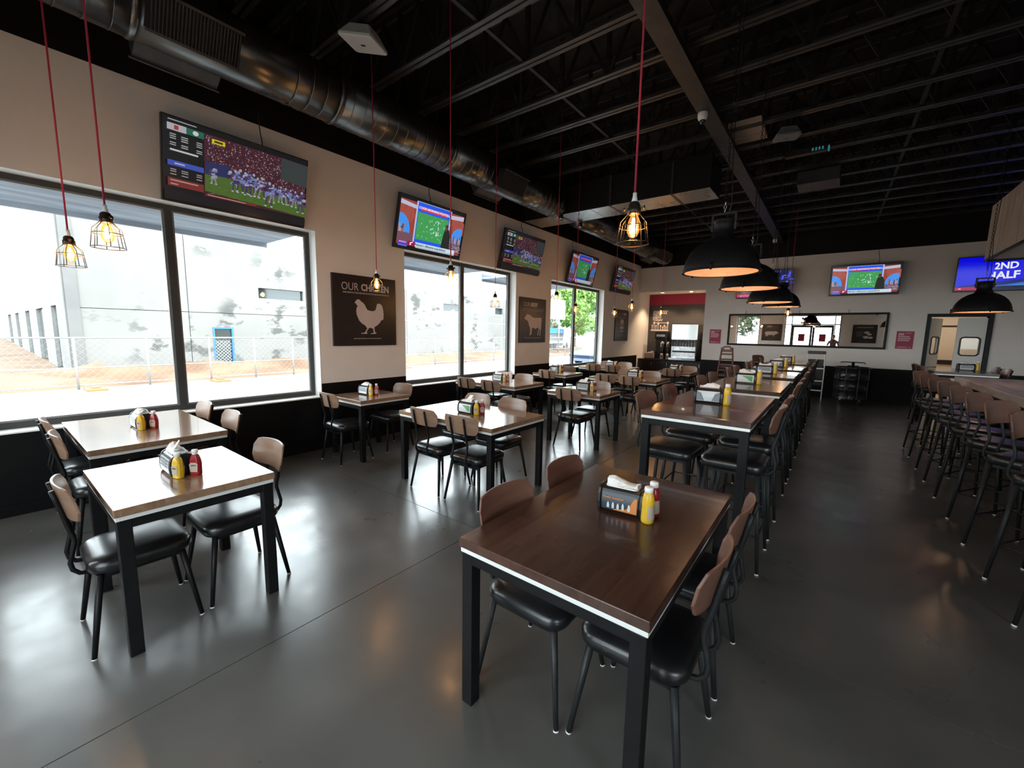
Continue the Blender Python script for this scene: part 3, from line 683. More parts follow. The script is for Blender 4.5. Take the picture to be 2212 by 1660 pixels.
def make_holder(label,card,style,nap):
    t=thing('napkin_dispenser',label,'napkin holder')
    L_=.105
    b=MB(); s=.93; b.prism([(u*s,.006+v*.93) for u,v in HP],lambda u,v,d:(d,u,v),-L_+.01,L_-.01); b.build('dispenser_body',MT['black_plastic'],t,.002)
    for q in (-1,1):
        b=MB(); b.prism(HP,lambda u,v,d:(d,u,v),q*L_-.008,q*L_+.008); b.build('end_cap',MT['black_plastic'],t,.004)
    for q in (-1,1):    # clear pockets with printed cards, front and rear
        b=MB(); pts=[(.0665,.018),(.0690,.05),(.0655,.086),(.058,.104)]
        vs=[];
        for u,v in pts: vs+= [(-L_+.016,q*u,v),(L_-.016,q*u,v)]
        fs=[(2*i,2*i+1,2*i+3,2*i+2) for i in range(len(pts)-1)]
        b.add(vs,fs,0,True); cd=b.build('ad_card',card,t)
        y=lambda v:q*(.0672+.0020*math.sin(min(1,v/.09)*3.1)+.0010 if v<.07 else .0690-(v-.07)*.12)
        if style=='orange':
            b=MB(); pl=[(.02,.020),(.088,.020),(.088,.098),(.075,.096),(.062,.075),(.052,.05),(.03,.034),(-.02,.026),(-.03,.020)]
            b.add([(u*(1 if q<0 else -1),y(v)+q*.0012,v) for u,v in pl],[list(range(len(pl)))]); b.build('print',MT['orange_print'],cd)
            b=MB()
            for u,hh in ((-.055,.03),(-.03,.032),(-.005,.03),(.02,.034),(.05,.036)):
                uu=u*(1 if q<0 else -1); b.add([(uu-.006,y(.03)+q*.002,.028),(uu+.006,y(.03)+q*.002,.028),(uu+.006,y(.05)+q*.002,.028+hh*.6),(uu+.002,y(.05)+q*.002,.028+hh),(uu-.002,y(.05)+q*.002,.028+hh),(uu-.006,y(.05)+q*.002,.028+hh*.6)],[(0,1,2,3,4,5)])
            b.build('print',MT['card_white'],cd)
            if q<0: text('lettering','Weekly Sensations',MT['orange_print'],cd,face_mat((-.030,-.0715,.082),(1,0,0),(0,.1,1)),.0135,.0003,depth=.0002)
        elif style=='green':
            pl=[(-.04,.095),(.075,.095),(.075,.03),(.05,.035),(.02,.06)]
            b=MB(); b.add([(u*(1 if q<0 else -1),y(v)+q*.0012,v) for u,v in pl],[list(range(len(pl)))]); b.build('print',MT['green_print'],cd)
        elif style=='grey':
            b=MB()
            for sg in (-1,1):
                pl=[(sg*.09,.100),(sg*.055,.085),(sg*.028,.022),(sg*.09,.022)]; b.add([(u,y(v)+q*.0012,v) for u,v in pl],[(0,1,2,3)])
            b.build('print',MT['grey_plastic'],cd)
        elif style=='navy':
            b=MB()
            for v0 in (.05,.068,.086): b.add([(-.08,y(v0)+q*.0012,v0),(.08,y(v0)+q*.0012,v0),(.08,y(v0)+q*.0012,v0+.010),(-.08,y(v0)+q*.0012,v0+.010)],[(0,1,2,3)])
            b.build('print',MT['navy_print'],cd)
    b=MB(); b.prism(rrect(.165,.082,.02,4),lambda u,v,d:(u,v,d),.126,.134); b.build('face_plate',MT['white_plastic'] if style!='grey' else MT['tan'],t,.002)
    random.seed(nap); b=MB(); nx=9
    vs=[]; fs=[]
    for i in range(nx):
        u=i/(nx-1); x=-.078+.156*u
        hgt=.020+.014*math.sin(u*5+nap)+.010*random.random()
        for j,(yy,zz) in enumerate(((-.034,.1345),(-.020,.1345+hgt*.75),(0,.1345+hgt),(.02,.1345+hgt*.8),(.036,.1345))): vs.append((x+random.uniform(-.004,.004),yy+random.uniform(-.006,.006),zz))
    for i in range(nx-1):
        for j in range(4): a=i*5+j; fs.append((a,a+5,a+6,a+1))
    b.add(vs,fs,0,False); o=b.build('napkin',MT['napkin'],t); sm=o.modifiers.new('solid','SOLIDIFY'); sm.thickness=.0015
    if nap%2==0:
        b=MB(); b.add([(-.02,-.02,.14),(.05,-.03,.145),(.075,.0,.205),(.01,.012,.20)],[(0,1,2,3)]); o=b.build('napkin',MT['napkin'],t); sm=o.modifiers.new('solid','SOLIDIFY'); sm.thickness=.0015
    return t
hproto={}
def holder(style,x,y,z,rz,label,nap):
    key=(style,nap)
    if key in hproto: return dup(hproto[key],label,(x,y,z),rz)
    t=make_holder(label,{'orange':MT['navy_print'],'green':MT['card_white'],'grey':MT['card_white'],'navy':MT['card_white']}[style],style,nap)
    hproto[key]=t; t.location=(x,y,z); t.rotation_euler=(0,0,rz); t['group']='napkin dispensers on the tables'; return t
TZ=.80; HZ=1.12
# (key, cx, cy, sx, sy, label, short phrase, south chair xs, north chair xs, south y, north y, condiment x,y, style, nap)
TB=[
('a',-3.145,.70,.91,.74,'light wood two-seat table nearest the left corner of the room','the nearest two-seat table',[-3.05],[-3.07],.455,.955,-3.155,.70,'navy',2),
('b',-4.83,.845,1.42,.87,'long light wood table under the first big window','the table under the first window',[-5.17,-4.46],[-5.19,-4.44],.55,1.17,-4.80,.84,'navy',3),
('c',-4.97,3.25,.74,.76,'small light wood table below the chicken poster','the table below the chicken poster',[-4.93],[-4.98],2.87,3.58,-5.06,3.26,'navy',5),
('d',-3.105,3.29,1.37,.90,'wooden four-seat table with green napkin card, left of centre','the green-card four-seat table',[-3.27,-2.74],[-3.50,-2.945],2.99,3.60,-3.11,3.26,'green',4),
('e',-4.72,5.745,1.37,.87,'light wood four-seat table under the second window','the table under the second window',[-4.93,-4.375],[-5.06,-4.56],5.33,6.06,-4.75,5.78,'navy',7),
('f',-3.01,5.76,.90,.75,'two-seat table beyond the green-card table, with one raised napkin','the two-seat table behind the green-card one',[-2.965],[-3.0],5.42,6.02,-3.03,5.80,'navy',6),
('g',-4.83,7.95,.85,.78,'small dark-lit table below the beef poster','the table below the beef poster',[-4.76],[-4.90],7.62,8.28,-5.02,8.15,'grey',9),
('h',-3.25,8.20,1.40,.90,'four-seat table ahead of the small table at the drinks counter','the four-seat table before the drinks counter',[-3.50,-3.00],[-3.55,-3.02],7.79,8.58,-3.20,8.28,'navy',11),
('i',-4.72,10.40,1.37,.90,'four-seat table under the far third window','the table under the third window',[-4.885,-4.345],[-5.04,-4.52],10.03,10.78,-4.70,10.45,'navy',13),
('j',-2.97,10.45,.85,.80,'two-seat table right in front of the drinks counter','the two-seat table at the drinks counter',[-2.92],[-2.84],10.13,10.78,-3.02,10.45,'grey',15),
]
for k,cx,cy,sx,sy,lab,ph,sxs,nxs,ys_,yn,hx,hy,style,nap in TB:
    table('dining_table',cx,cy,sx,sy,TZ,lab,MT['wood_dining'])
    def lb(i,n,side): return ('chair on the %s side of %s'%(side,ph)) if n==1 else ('%s chair on the %s side of %s'%(('window-side','aisle-side')[i],side,ph))
    for i,x in enumerate(sxs): seat('dining',x,ys_,random.uniform(-.03,.03),lb(i,len(sxs),'near'),'walnut-backed chairs at the dining tables')
    for i,x in enumerate(nxs): seat('dining',x,yn,math.pi+random.uniform(-.03,.03),lb(i,len(nxs),'far'),'walnut-backed chairs at the dining tables')
    far=k in 'ghij'
    holder(style,hx,hy,TZ,random.uniform(-.05,.05),'napkin dispenser on %s'%ph,nap)
    bottle('m',hx+.148,hy-.035,TZ,.35,'yellow mustard bottle on %s'%ph)
    bottle('k',hx+.155,hy+.050,TZ,.75,'red ketchup bottle on %s'%ph)
# dark front table at chair height
table('dining_table',-.795,1.885,.845,1.335,TZ,'dark walnut table in the foreground with four reddish chairs',MT['wood_front'])
for x,y,rz,l in ((-1.015,1.60,-math.pi/2,'reddish-back chair left of the dark front table, nearest the camera'),(-1.02,2.19,-math.pi/2,'reddish-back chair left of the dark front table, farther one'),
                 (-.515,1.63,math.pi/2,'reddish-back chair right of the dark front table, nearest the camera'),(-.515,2.20,math.pi/2,'reddish-back chair right of the dark front table, farther one')):
    seat('front',x,y,rz,l,'reddish-back chairs at the dark front table')
holder('orange',-.775,1.955,TZ,.10,'napkin dispenser with an orange and navy card on the front table',1)
bottle('ms',-.628,1.900,TZ,0,'yellow squeeze bottle on the dark front table')
bottle('ks',-.632,1.985,TZ,0,'red squeeze bottle behind the yellow one on the front table')
# row of high tables
HB=[(3.11,4.53,'first','grey',17),(5.03,6.42,'second','green',19),(6.85,8.10,'third','navy',21),(8.60,9.90,'fourth','grey',23),(10.50,11.85,'fifth','navy',25)]
for y0,y1,o,style,nap in HB:
    cy=(y0+y1)/2
    table('high_table',-.755,cy,.755,y1-y0,HZ,'dark wood high table, %s in the row behind the front table'%o,MT['wood_high'])
    for sd,x,rz in (('left',-.995,-math.pi/2),('right',-.505,math.pi/2)):
        for q,dy in (('near',-.315),('far',.315)):
            if o=='fifth' and sd=='left' and q=='far': continue
            seat('stool',x,cy+dy+random.uniform(-.03,.03),rz+random.uniform(-.04,.04),'%s stool on the %s side of the %s high table'%(q,sd,o),'stools at the row of high tables')
    holder(style,-.80,cy+.02,HZ,.03,'napkin dispenser on the %s high table'%o,nap)
    bottle('ms',-.655,cy-.02,HZ,0,'yellow squeeze bottle on the %s high table'%o)
# stool tipped by the fifth high table's left end: its seat stands beside the wall
seat('stool',-1.30,12.30,math.radians(-120),'stool standing turned beyond the fifth high table','stools at the row of high tables')
# long bar on the right with its stools
bt_=thing('bar_counter','long bar with a thick weathered wood top on the right','bar',(1.68,6.6,0))
b=MB(); b.box(0,.75,-4.6,3.45,.98,1.08); b.build('bar_top',MT['barwood'],bt_,.006)
b=MB(); b.box(.30,.62,-4.5,3.3,0,.98); b.build('bar_front',MT['dark_cab'],bt_)
b=MB(); b.tube([(.20,-4.4,.2),(.20,3.2,.2)],.02,8); b.build('foot_rail',MT['steel'],bt_)
for i,y in enumerate((8.77,8.13,7.43,6.85,6.24,5.58,4.93,4.32,3.70)):
    o=('farthest','second farthest','third farthest','fourth farthest','fifth farthest','fifth nearest','fourth nearest','third nearest','second nearest')[i]
    seat('stool',1.33,y,-math.radians(125)+random.uniform(-.06,.06),'%s stool along the bar'%o,'stools along the bar')
# high table past the end of the bar
table('high_table',1.90,11.25,.80,1.35,HZ,'dark high table past the far end of the bar',MT['wood_high'])
for x,y,rz,l in ((1.62,10.95,-1.52,'near left stool at the high table past the bar'),(1.62,11.56,-1.56,'far left stool at the high table past the bar'),(2.2,10.95,1.6,'near right stool at the high table past the bar'),(2.2,11.56,1.54,'far right stool at the high table past the bar')):
    seat('stool',x,y,rz,l,'stools at the high table past the bar')
holder('navy',2.02,11.35,HZ,.1,'napkin dispenser on the high table past the bar',27)
bottle('ms',2.17,11.33,HZ,0,'yellow squeeze bottle on the high table past the bar')
# ================================================================== WALL: TELEVISIONS, POSTERS, MIRROR, ALCOVE, DOOR
class Pic:
    """flat picture made of coloured shapes, u right 0..1, v up 0..1, each layer a hair above the last"""
    def __init__(s): s.q=[]
    def rect(s,u0,v0,u1,v1,c): s.q.append(([(u0,v0),(u1,v0),(u1,v1),(u0,v1)],c)); return s
    def poly(s,p,c): s.q.append((p,c)); return s
    def disc(s,u,v,ru,rv,c,n=10): return s.poly([(u+ru*math.cos(6.2832*k/n),v+rv*math.sin(6.2832*k/n)) for k in range(n)],c)
    def build(s,name,w,h,parent,m,y0):
        vs=[];fs=[];cs=[]
        for i,(p,c) in enumerate(s.q):
            o=len(vs); y=y0-.00002*i
            vs+=[((u-.5)*w,y,(v-.5)*h) for u,v in p]; fs.append(list(range(o,o+len(p)))); cs+=[(*c,1)]*len(p)
        me=bpy.data.meshes.new(name); me.from_pydata(vs,[],fs); me.materials.append(m)
        at=me.color_attributes.new('picture','FLOAT_COLOR','POINT')
        for i,c in enumerate(cs): at.data[i].color=c
        return obj(name,me,parent)
def pic_game(seed):
    random.seed(seed); P=Pic(); R=random.random
    P.rect(0,0,1,1,(.012,.012,.014)); x0=.245
    P.rect(x0,.13,1,.93,(.07,.02,.03))
    for _ in range(1500):
        u=x0+.005+(.985-x0)*R(); v=.40+.51*R(); c=random.choice([(.16,.02,.04),(.20,.06,.07),(.30,.22,.22),(.05,.02,.03),(.42,.32,.32),(.09,.03,.06),(.10,.10,.16),(.04,.03,.04)])
        w=.004+.004*R(); P.rect(u,v,u+w,v+w*2.2,c)
    P.poly([(.78,.62),(1,.60),(1,.92),(.78,.93)],(.05,.06,.06))
    P.poly([(x0,.20),(1,.14),(1,.33),(x0,.46)],(.085,.16,.03))
    for _ in range(260):
        u=x0+(.98-x0)*R(); v=.17+.24*R()*(1.0-.25*(u-x0)); P.rect(u,v,u+.02,v+.006,random.choice([(.11,.20,.04),(.07,.14,.025),(.14,.20,.06)]))
    P.poly([(x0,.42),(.40,.44),(.40,.60),(x0,.58)],(.03,.035,.12))
    for u,v,s_ in ((.30,.40,.7),(.44,.40,1.0),(.475,.42,1.05),(.51,.41,1.0),(.535,.39,1.0),(.57,.41,1.05),(.60,.39,.95),(.635,.40,1.0),(.69,.33,1.2),(.72,.36,.9),(.78,.38,.8),(.82,.37,.85),(.86,.37,.8),(.90,.36,.85),(.955,.33,1.1)):
        for k in range(16):
            a=u+random.gauss(0,.016)*s_; q=v+random.uniform(-.02,.13)*s_; w=.007+.012*R()
            P.poly([(a-w,q-w),(a+w,q-w*.6),(a+w*.8,q+w*1.6),(a-w*.7,q+w*1.3)],random.choice([(.13,.16,.42),(.20,.24,.52),(.42,.44,.58),(.05,.05,.14),(.12,.05,.14),(.28,.30,.5)]))
        P.disc(u+.004,v+.155*s_,.010*s_,.020*s_,(.40,.42,.52),8)
        for d_ in (-1,1):
            e=d_*(.012+.012*R())*s_; P.poly([(u+e*.4-.006,v),(u+e*.4+.006,v),(u+e+.006,v-.11*s_),(u+e-.004,v-.11*s_)],random.choice([(.30,.26,.26),(.10,.04,.10),(.06,.06,.12)]))
            P.rect(u+e-.007,v-.125*s_,u+e+.008,v-.108*s_,(.5,.5,.55))
    P.rect(.285,.83,.37,.885,(.75,.62,.02)); P.rect(.30,.845,.355,.870,(.05,.05,.0))
    # side bar with score tables
    P.rect(.02,.84,.13,.92,(.50,.50,.52)); P.rect(.13,.84,.235,.92,(.03,.15,.10)); P.disc(.185,.88,.018,.028,(.7,.75,.7)); P.rect(.06,.855,.085,.905,(.45,.05,.05))
    P.rect(.025,.955,.19,.967,(.4,.4,.4))
    for rr in (.79,.765,.74,.69,.665): P.rect(.035,rr,.07,rr+.012,(.42,.42,.42)); P.rect(.10,rr-.01,.14,rr+.003,(.42,.42,.42)); P.rect(.19,rr-.02,.225,rr-.008,(.42,.42,.42))
    P.rect(.035,.60,.20,.622,(.62,.62,.62))
    P.rect(.02,.42,.235,.485,(.06,.10,.50)); P.rect(.06,.445,.12,.462,(.5,.5,.75))
    for rr in (.37,.345,.31): P.rect(.035,rr,.07,rr+.012,(.40,.32,.3)); P.rect(.10,rr,.14,rr+.012,(.40,.32,.3)); P.rect(.19,rr,.225,rr+.012,(.40,.32,.3))
    P.rect(.02,.17,.235,.27,(.22,.035,.03)); P.rect(.035,.235,.20,.25,(.55,.3,.28)); P.rect(.035,.19,.08,.205,(.5,.3,.3))
    P.rect(.25,.145,.60,.165,(.28,.04,.03)); P.rect(.26,.15,.52,.16,(.6,.35,.3))
    P.rect(0,.0,1,.115,(.02,.016,.018))
    return P
def pic_studio():
    random.seed(5); P=Pic(); R=random.random
    P.rect(0,0,1,1,(.01,.01,.012)); P.rect(.02,.06,.98,.93,(.30,.055,.045))
    for k in range(60):
        u=random.choice([R()*.24,.74+R()*.22]); P.rect(u+.02,.5+.35*R(),u+.05,.52+.34*R(),(.36,.08,.06))
    P.poly([(.02,.83),(.25,.80),(.25,.87),(.02,.91)],(.50,.48,.62)); P.poly([(.76,.80),(.98,.83),(.98,.92),(.76,.88)],(.50,.50,.62))
    for cx,rx in ((.04,.14),(.95,.16)):
        p=[(cx+rx*math.cos(math.pi*k/12),.30+.36*math.sin(math.pi*k/12)) for k in range(13)]
        p=[(min(.98,max(.02,u)),v) for u,v in p]; P.poly(p,(.06,.28,.80))
        for _ in range(26):
            u=max(.02,min(.95,cx+rx*(R()*1.5-.75))); v=.28+.2*R(); P.rect(u,.28,u+.014,v,random.choice([(.30,.18,.2),(.1,.06,.1),(.45,.32,.30)]))
    P.rect(.02,.12,.25,.30,(.18,.08,.10)); P.rect(.76,.12,.98,.30,(.14,.07,.12))
    for _ in range(40): u=.77+.2*R(); v=.12+.16*R(); P.rect(u,v,u+.03,v+.01,(.4,.3,.38))
    P.rect(.235,.13,.765,.96,(.48,.50,.68)); P.rect(.255,.15,.745,.95,(.02,.10,.80)); P.rect(.265,.22,.735,.76,(.055,.33,.09))
    for _ in range(90): u=.28+.43*R(); v=.26+.46*R(); P.rect(u,v,u+.012,v+.02,random.choice([(.10,.42,.12),(.4,.6,.5),(.04,.25,.06),(.09,.38,.10)]))
    for _ in range(26): u=.47+.12*R(); v=.36+.28*R(); P.rect(u,v,u+.010,v+.03,(.55,.75,.8))
    P.poly([(.30,.80),(.70,.80),(.72,.88),(.31,.87)],(.60,.03,.06)); P.poly([(.31,.835),(.69,.835),(.71,.875),(.315,.865)],(.75,.15,.30))
    P.disc(.72,.62,.026,.045,(.09,.03,.03)); P.poly([(.66,.14),(.80,.14),(.79,.44),(.755,.57),(.695,.57),(.675,.42)],(.02,.025,.02)); P.rect(.70,.53,.725,.60,(.12,.05,.05))
    P.rect(.04,.055,.165,.13,(.10,.05,.42)); P.rect(.05,.095,.15,.125,(.55,.25,.55)); P.rect(.04,.03,.165,.055,(.10,.16,.75))
    P.rect(.17,.06,.275,.155,(.34,.01,.05)); P.poly([(.20,.07),(.225,.08),(.215,.11),(.25,.135),(.235,.145),(.20,.125)],(.75,.7,.72))
    P.rect(.275,.065,.90,.155,(.58,.72,.82)); P.rect(.285,.043,.90,.058,(.5,.6,.66))
    return P
def pic_blue(right):
    random.seed(9 if right else 4); P=Pic(); R=random.random
    P.rect(0,0,1,1,(.006,.008,.05)); 
    if right:
        P.rect(.01,.12,.99,.99,(.0,.0,.95)); P.poly([(.01,.12),(.99,.12),(.99,.36),(.01,.14)],(.0,.01,.20))
        P.poly([(.35,.12),(.99,.12),(.99,.30),(.60,.17)],(.02,.16,.62))
        for k in range(14): P.poly([(.55+.03*k,.13),(.57+.03*k,.13),(.99,.2+.012*k),(.98,.2+.012*k)],(.10,.35,.85))
        P.rect(.01,.02,.30,.115,(.52,.01,.08)); P.rect(.05,.05,.08,.085,(.8,.6,.65)); P.rect(.30,.02,.99,.05,(.02,.03,.05))
    else:
        for _ in range(60):
            u=.3+.68*R(); v=.2+.7*R(); P.poly([(u,v),(u+.03+.05*R(),v+.02),(u+.05*R(),v+.08*R()),(u-.02,v+.03)],random.choice([(.02,.02,.45),(.05,.06,.75),(.01,.01,.2),(.10,.14,.85)]))
        for u,v in ((.62,.62),(.80,.60),(.92,.74),(.88,.45)): P.poly([(u,v),(u+.03,v-.02),(u+.05,v+.16),(u+.02,v+.20)],(.05,.07,.95))
        P.rect(.01,.03,.32,.13,(.50,.01,.14)); P.rect(.07,.065,.10,.095,(.8,.6,.7)); P.rect(.11,.075,.26,.088,(.6,.3,.4)); P.rect(.0,.0,.02,1,(.2,.01,.02))
    return P
def tv(label,pic,m,loc,rz,tilt,w=1.43,h=.805,letters=(),cable=None):
    """local: screen faces -y, centre at origin"""
    t=thing('wall_television',label,'television',loc,rz,'wall-mounted televisions')
    t.rotation_euler=(tilt,0,rz)
    b=MB(); b.box(-w/2,w/2,0,.045,-h/2,h/2); b.build('casing',MT['black_plastic'],t,.006)
    b=MB(); b.box(-.32,.32,.045,.085,-.25,.2); b.build('rear_housing',MT['black_plastic'],t,.01)
    b=MB(); b.box(-.2,.2,.085,.10,-.15,.15); b.box(-.03,.03,.09,.20,.0,.12); b.build('wall_bracket',MT['steel'],t)
    b=MB(); f=.012; bz=.024
    b.box(-w/2,w/2,-.008,0,h/2-f,h/2); b.box(-w/2,w/2,-.008,0,-h/2,-h/2+bz); b.box(-w/2,-w/2+f,-.008,0,-h/2+bz,h/2-f); b.box(w/2-f,w/2,-.008,0,-h/2+bz,h/2-f); b.build('bezel',MT['black_plastic'],t,.002)
    sw,sh=w-2*f,h-f-bz; p=pic.build('screen',sw,sh,t,m,-.0005); p.location=(0,0,(bz-f)/2)
    for e in letters:
        s,u,v,size,mm,bold,shear=e[:7]; ft_=e[7] if len(e)>7 else None; sl_=e[8] if len(e)>8 else 0
        text('lettering',s,mm,p,face_mat(((u-.5)*sw,-.022,(v-.5)*sh),(1,0,sl_),(shear,0,1)),size,bold,depth=.0003,fit=ft_)
    if cable is not None:
        b=MB(); n=6; b.tube([(cable+.015*math.sin(k*1.1),.06+.10*min(1,k/2),h/2-.02+k*.075) for k in range(n)],.006,6); b.build('cable',MT['black_plastic'],t)
    return t
EW=emis('screen_white_print',(.85,.88,.95),SCR*.9); ED=emis('screen_dark_print',(.08,.12,.16),SCR*.5); EG=emis('screen_grey_print',(.62,.60,.60),SCR*.55)
EK=emis('screen_dim_print',(.30,.32,.31),SCR*.45)
gl=[('12 Drake  vs  5 Louisville',.40,.085,.026,EG,.0004,0),("NCAA Women's Championship - Seattle Regional 4 - 1st Round",.50,.045,.026,EG,.0004,0),('FPI CHANCE TO WIN',.118,.612,.022,EG,.0004,0),('GET UP',.328,.857,.034,ED,.0008,0),('US',.33,.51,.085,EK,.001,0),('ARTERIA',.86,.76,.085,EK,.0004,0)]
sl=[('GOOD MORNING FOOTBALL',.505,.845,.052,EW,.001,0),("Atlanta's offensive acquisitions",.50,.11,.055,ED,.0012,0)]
sl2=[(s,u,v,z*1,m,bb,sh) for s,u,v,z,m,bb,sh in sl]
tz=3.365; tx=-5.44; tl=math.radians(13.5)
def tvl(label,y,pic,m,letters,cable): return tv(label,pic,m,(tx,y,tz),math.pi/2,tl,letters=letters,cable=cable)
tvl('large television above the first window showing a football game',2.0,pic_game(11),MT['screen_mid'],gl,.22)
tvl('television above the second window showing a studio football show',4.81,pic_studio(),MT['screen'],sl,-.05)
tvl('television right of the second window showing a crowd and game',7.365,pic_game(12),MT['screen_dim'],[],-.05)
tvl('television above the third window showing a pale studio picture',10.09,pic_studio(),MT['screen_dim'],[],-.6)
tvl('dim television nearest the drinks alcove on the window wall',12.78,pic_game(14),MT['screen_dim'],[],-.5)
def tvb(label,x,pic,letters,cable,m='screen'): return tv(label,pic,MT[m],(x,14.45,3.215),0,math.radians(6),letters=letters,cable=cable)
tvb('blue-lit television on the back wall behind the dome lamps',-1.775,pic_blue(False),[],.3)
tvb('television centred on the back wall showing a studio football show',.505,pic_studio(),sl,.25)
tvb('blue television reading 2ND HALF on the back wall',2.89,pic_blue(True),[('2ND',.545,.71,.20,EW,.006,.10,(.36,.15),.16),('HALF',.525,.44,.20,EW,.006,.10,(.50,.165),.16)],.3,'screen_mid')
# ---- posters
def canvas(label,loc,rz,w=1.055,h=1.02,m='poster'):
    t=thing('wall_poster',label,'poster',loc,rz)
    b=MB(); b.box(-w/2,w/2,.0,.036,-h/2,h/2); b.build('canvas',MT[m],t,.003); return t
def quadmap(c):
    (ax,ay),(bx,by),(cx,cy),(dx,dy)=c    # TL TR BR BL
    def f(x,y):
        v=.5;u=.5
        for _ in range(6):
            xl=ax+(dx-ax)*v; xr=bx+(cx-bx)*v; u=(x-xl)/(xr-xl); yt=ay+(by-ay)*u; yb=dy+(cy-dy)*u; v=(y-yt)/(yb-yt)
        return u-.5,.5-v
    return f
def silhouette(t,pts,f,w,h,name):
    b=MB(); b.prism([(f(*p)[0]*w,f(*p)[1]*h) for p in pts][::-1],lambda u,v,d:(u,-d,v),.0,.0015); return b.build(name,MT['poster_pale'],t)
def smallprint(t,rows,m='poster_dim'):
    b=MB(); random.seed(len(rows))
    for u0,u1,v,hh in rows:
        x=u0
        while x<u1:
            l=random.uniform(.02,.06); b.box(x,min(u1,x+l),-.0012,0,v-hh/2,v+hh/2); x+=l+.008
    b.build('small_print',MT[m],t)
px=WX+.037
hen=[(510,685),(535,650),(545,630),(570,620),(610,630),(620,655),(655,675),(690,715),(715,770),(740,815),(800,835),(850,838),(890,820),(905,770),(915,720),(940,698),(975,705),(1005,725),(1025,770),(1030,800),(1040,830),(1038,860),(1048,900),(1040,930),(1045,960),(1035,995),(990,1015),(975,1050),(920,1100),(870,1130),(865,1150),(880,1230),(905,1232),(905,1245),(880,1258),(800,1258),(800,1248),(855,1240),(845,1160),(790,1140),(755,1160),(720,1225),(745,1250),(700,1255),(625,1250),(625,1240),(690,1235),(735,1155),(700,1100),(640,1060),(595,1010),(570,950),(548,890),(542,820),(550,770),(570,740),(545,715),(535,690)]
t=canvas('charcoal poster reading OUR CHICKEN with a pale hen',(px,3.615,1.962),math.pi/2)
silhouette(t,hen,quadmap([(135,130),(1285,280),(1298,1465),(175,1480)]),1.055,1.02,'hen_print')
text('lettering','OUR',MT['poster_pale'],t,face_mat((-.255,-.001,.345),(1,0,0),(0,0,1)),.145,-.001,fit=(.265,.108)); text('lettering','CHICKEN',MT['poster_pale'],t,face_mat((.160,-.001,.345),(1,0,0),(0,0,1)),.128,.004,fit=(.475,.104))
smallprint(t,[(-.37,.40,.258,.022),(-.22,.25,-.405,.014)])
cow=[(270,700),(305,640),(340,585),(365,600),(410,610),(450,645),(490,680),(560,690),(700,682),(722,695),(722,760),(712,850),(705,960),(690,1060),(682,1150),(662,1140),(672,1060),(675,980),(665,960),(650,1000),(630,1130),(605,1135),(625,1040),(640,980),(625,925),(590,950),(565,970),(540,965),(500,940),(465,945),(455,1010),(450,1090),(425,1140),(400,1130),(415,1080),(418,1010),(410,930),(385,880),(375,810),(350,755),(310,740)]
t=canvas('charcoal poster reading OUR BEEF with a pale bull',(px,7.985,1.962),math.pi/2)
silhouette(t,cow,quadmap([(170,145),(855,225),(820,1315),(145,1335)]),1.055,1.02,'bull_print')
text('lettering','OUR',MT['poster_pale'],t,face_mat((-.27,-.001,.36),(1,0,0),(0,0,1)),.125,-.001,fit=(.25,.095)); text('lettering','BEEF',MT['poster_pale'],t,face_mat((.03,-.001,.36),(1,0,0),(0,0,1)),.115,.004,fit=(.28,.092))
smallprint(t,[(-.42,.42,.262,.016),(-.42,.40,.222,.016),(-.36,.36,-.40,.014)])
t=canvas('charcoal poster with a pale stacked bun print in the far corner',(px,13.12,1.962),math.pi/2)
b=MB()
pl=[(-.13,.06),(.13,.06),(.13,.13),(.10,.185),(.05,.20),(.0,.185),(-.05,.20),(-.10,.185),(-.13,.13)]
b.prism(pl[::-1],lambda u,v,d:(u,-d,v),0,.0015)
for z0,z1 in ((.01,.04),(-.12,-.03),(-.21,-.165)): b.box(-.135,.135,-.0015,0,z0,z1)
b.build('bun_print',MT['poster_pale'],t)
text('lettering','OUR',MT['poster_dim'],t,face_mat((-.10,-.001,.37),(1,0,0),(0,0,1)),.115,-.001); text('lettering','BUN',MT['poster_pale'],t,face_mat((.20,-.001,.365),(1,0,0),(0,0,1)),.115,.005)
smallprint(t,[(-.25,.35,.275,.014),(-.25,.15,.24,.014),(-.12,.16,-.32,.016)])
# posters on the front wall (seen in the mirror)
pig=[(-.36,.02),(-.33,.07),(-.24,.10),(-.05,.11),(.14,.105),(.22,.14),(.25,.11),(.30,.07),(.37,.03),(.36,-.01),(.30,-.03),(.24,-.06),(.20,-.09),(.15,-.10),(.15,-.2),(.11,-.2),(.10,-.11),(-.08,-.12),(-.16,-.10),(-.18,-.13),(-.16,-.2),(-.2,-.2),(-.24,-.12),(-.28,-.20),(-.32,-.2),(-.30,-.08),(-.35,-.05)]
t=canvas('charcoal poster with a pale pig, seen in the back mirror',(-3.07,FY+.037,1.93),math.pi)
b=MB(); b.prism([(-u,v-.05) for u,v in pig],lambda u,v,d:(u,-d,v),0,.0015); b.build('pig_print',MT['poster_pale'],t)
text('lettering','OUR',MT['poster_dim'],t,face_mat((-.21,-.001,.36),(1,0,0),(0,0,1)),.12,-.001); text('lettering','PORK',MT['poster_pale'],t,face_mat((.13,-.001,.36),(1,0,0),(0,0,1)),.115,.005); smallprint(t,[(-.35,.35,.27,.014),(-.2,.2,-.40,.012)])
t=canvas('charcoal poster with pale round prints, seen in the back mirror',(1.36,FY+.037,1.90),math.pi)
b=MB()
for u,v,r in ((-.10,.08,.12),(-.22,-.02,.10),(-.08,-.18,.13),(-.28,-.2,.1)): b.prism([(u+r*math.cos(.6*k),v+r*.6*math.sin(.6*k)) for k in range(10)],lambda a,c,d:(a,-d,c),0,.0015)
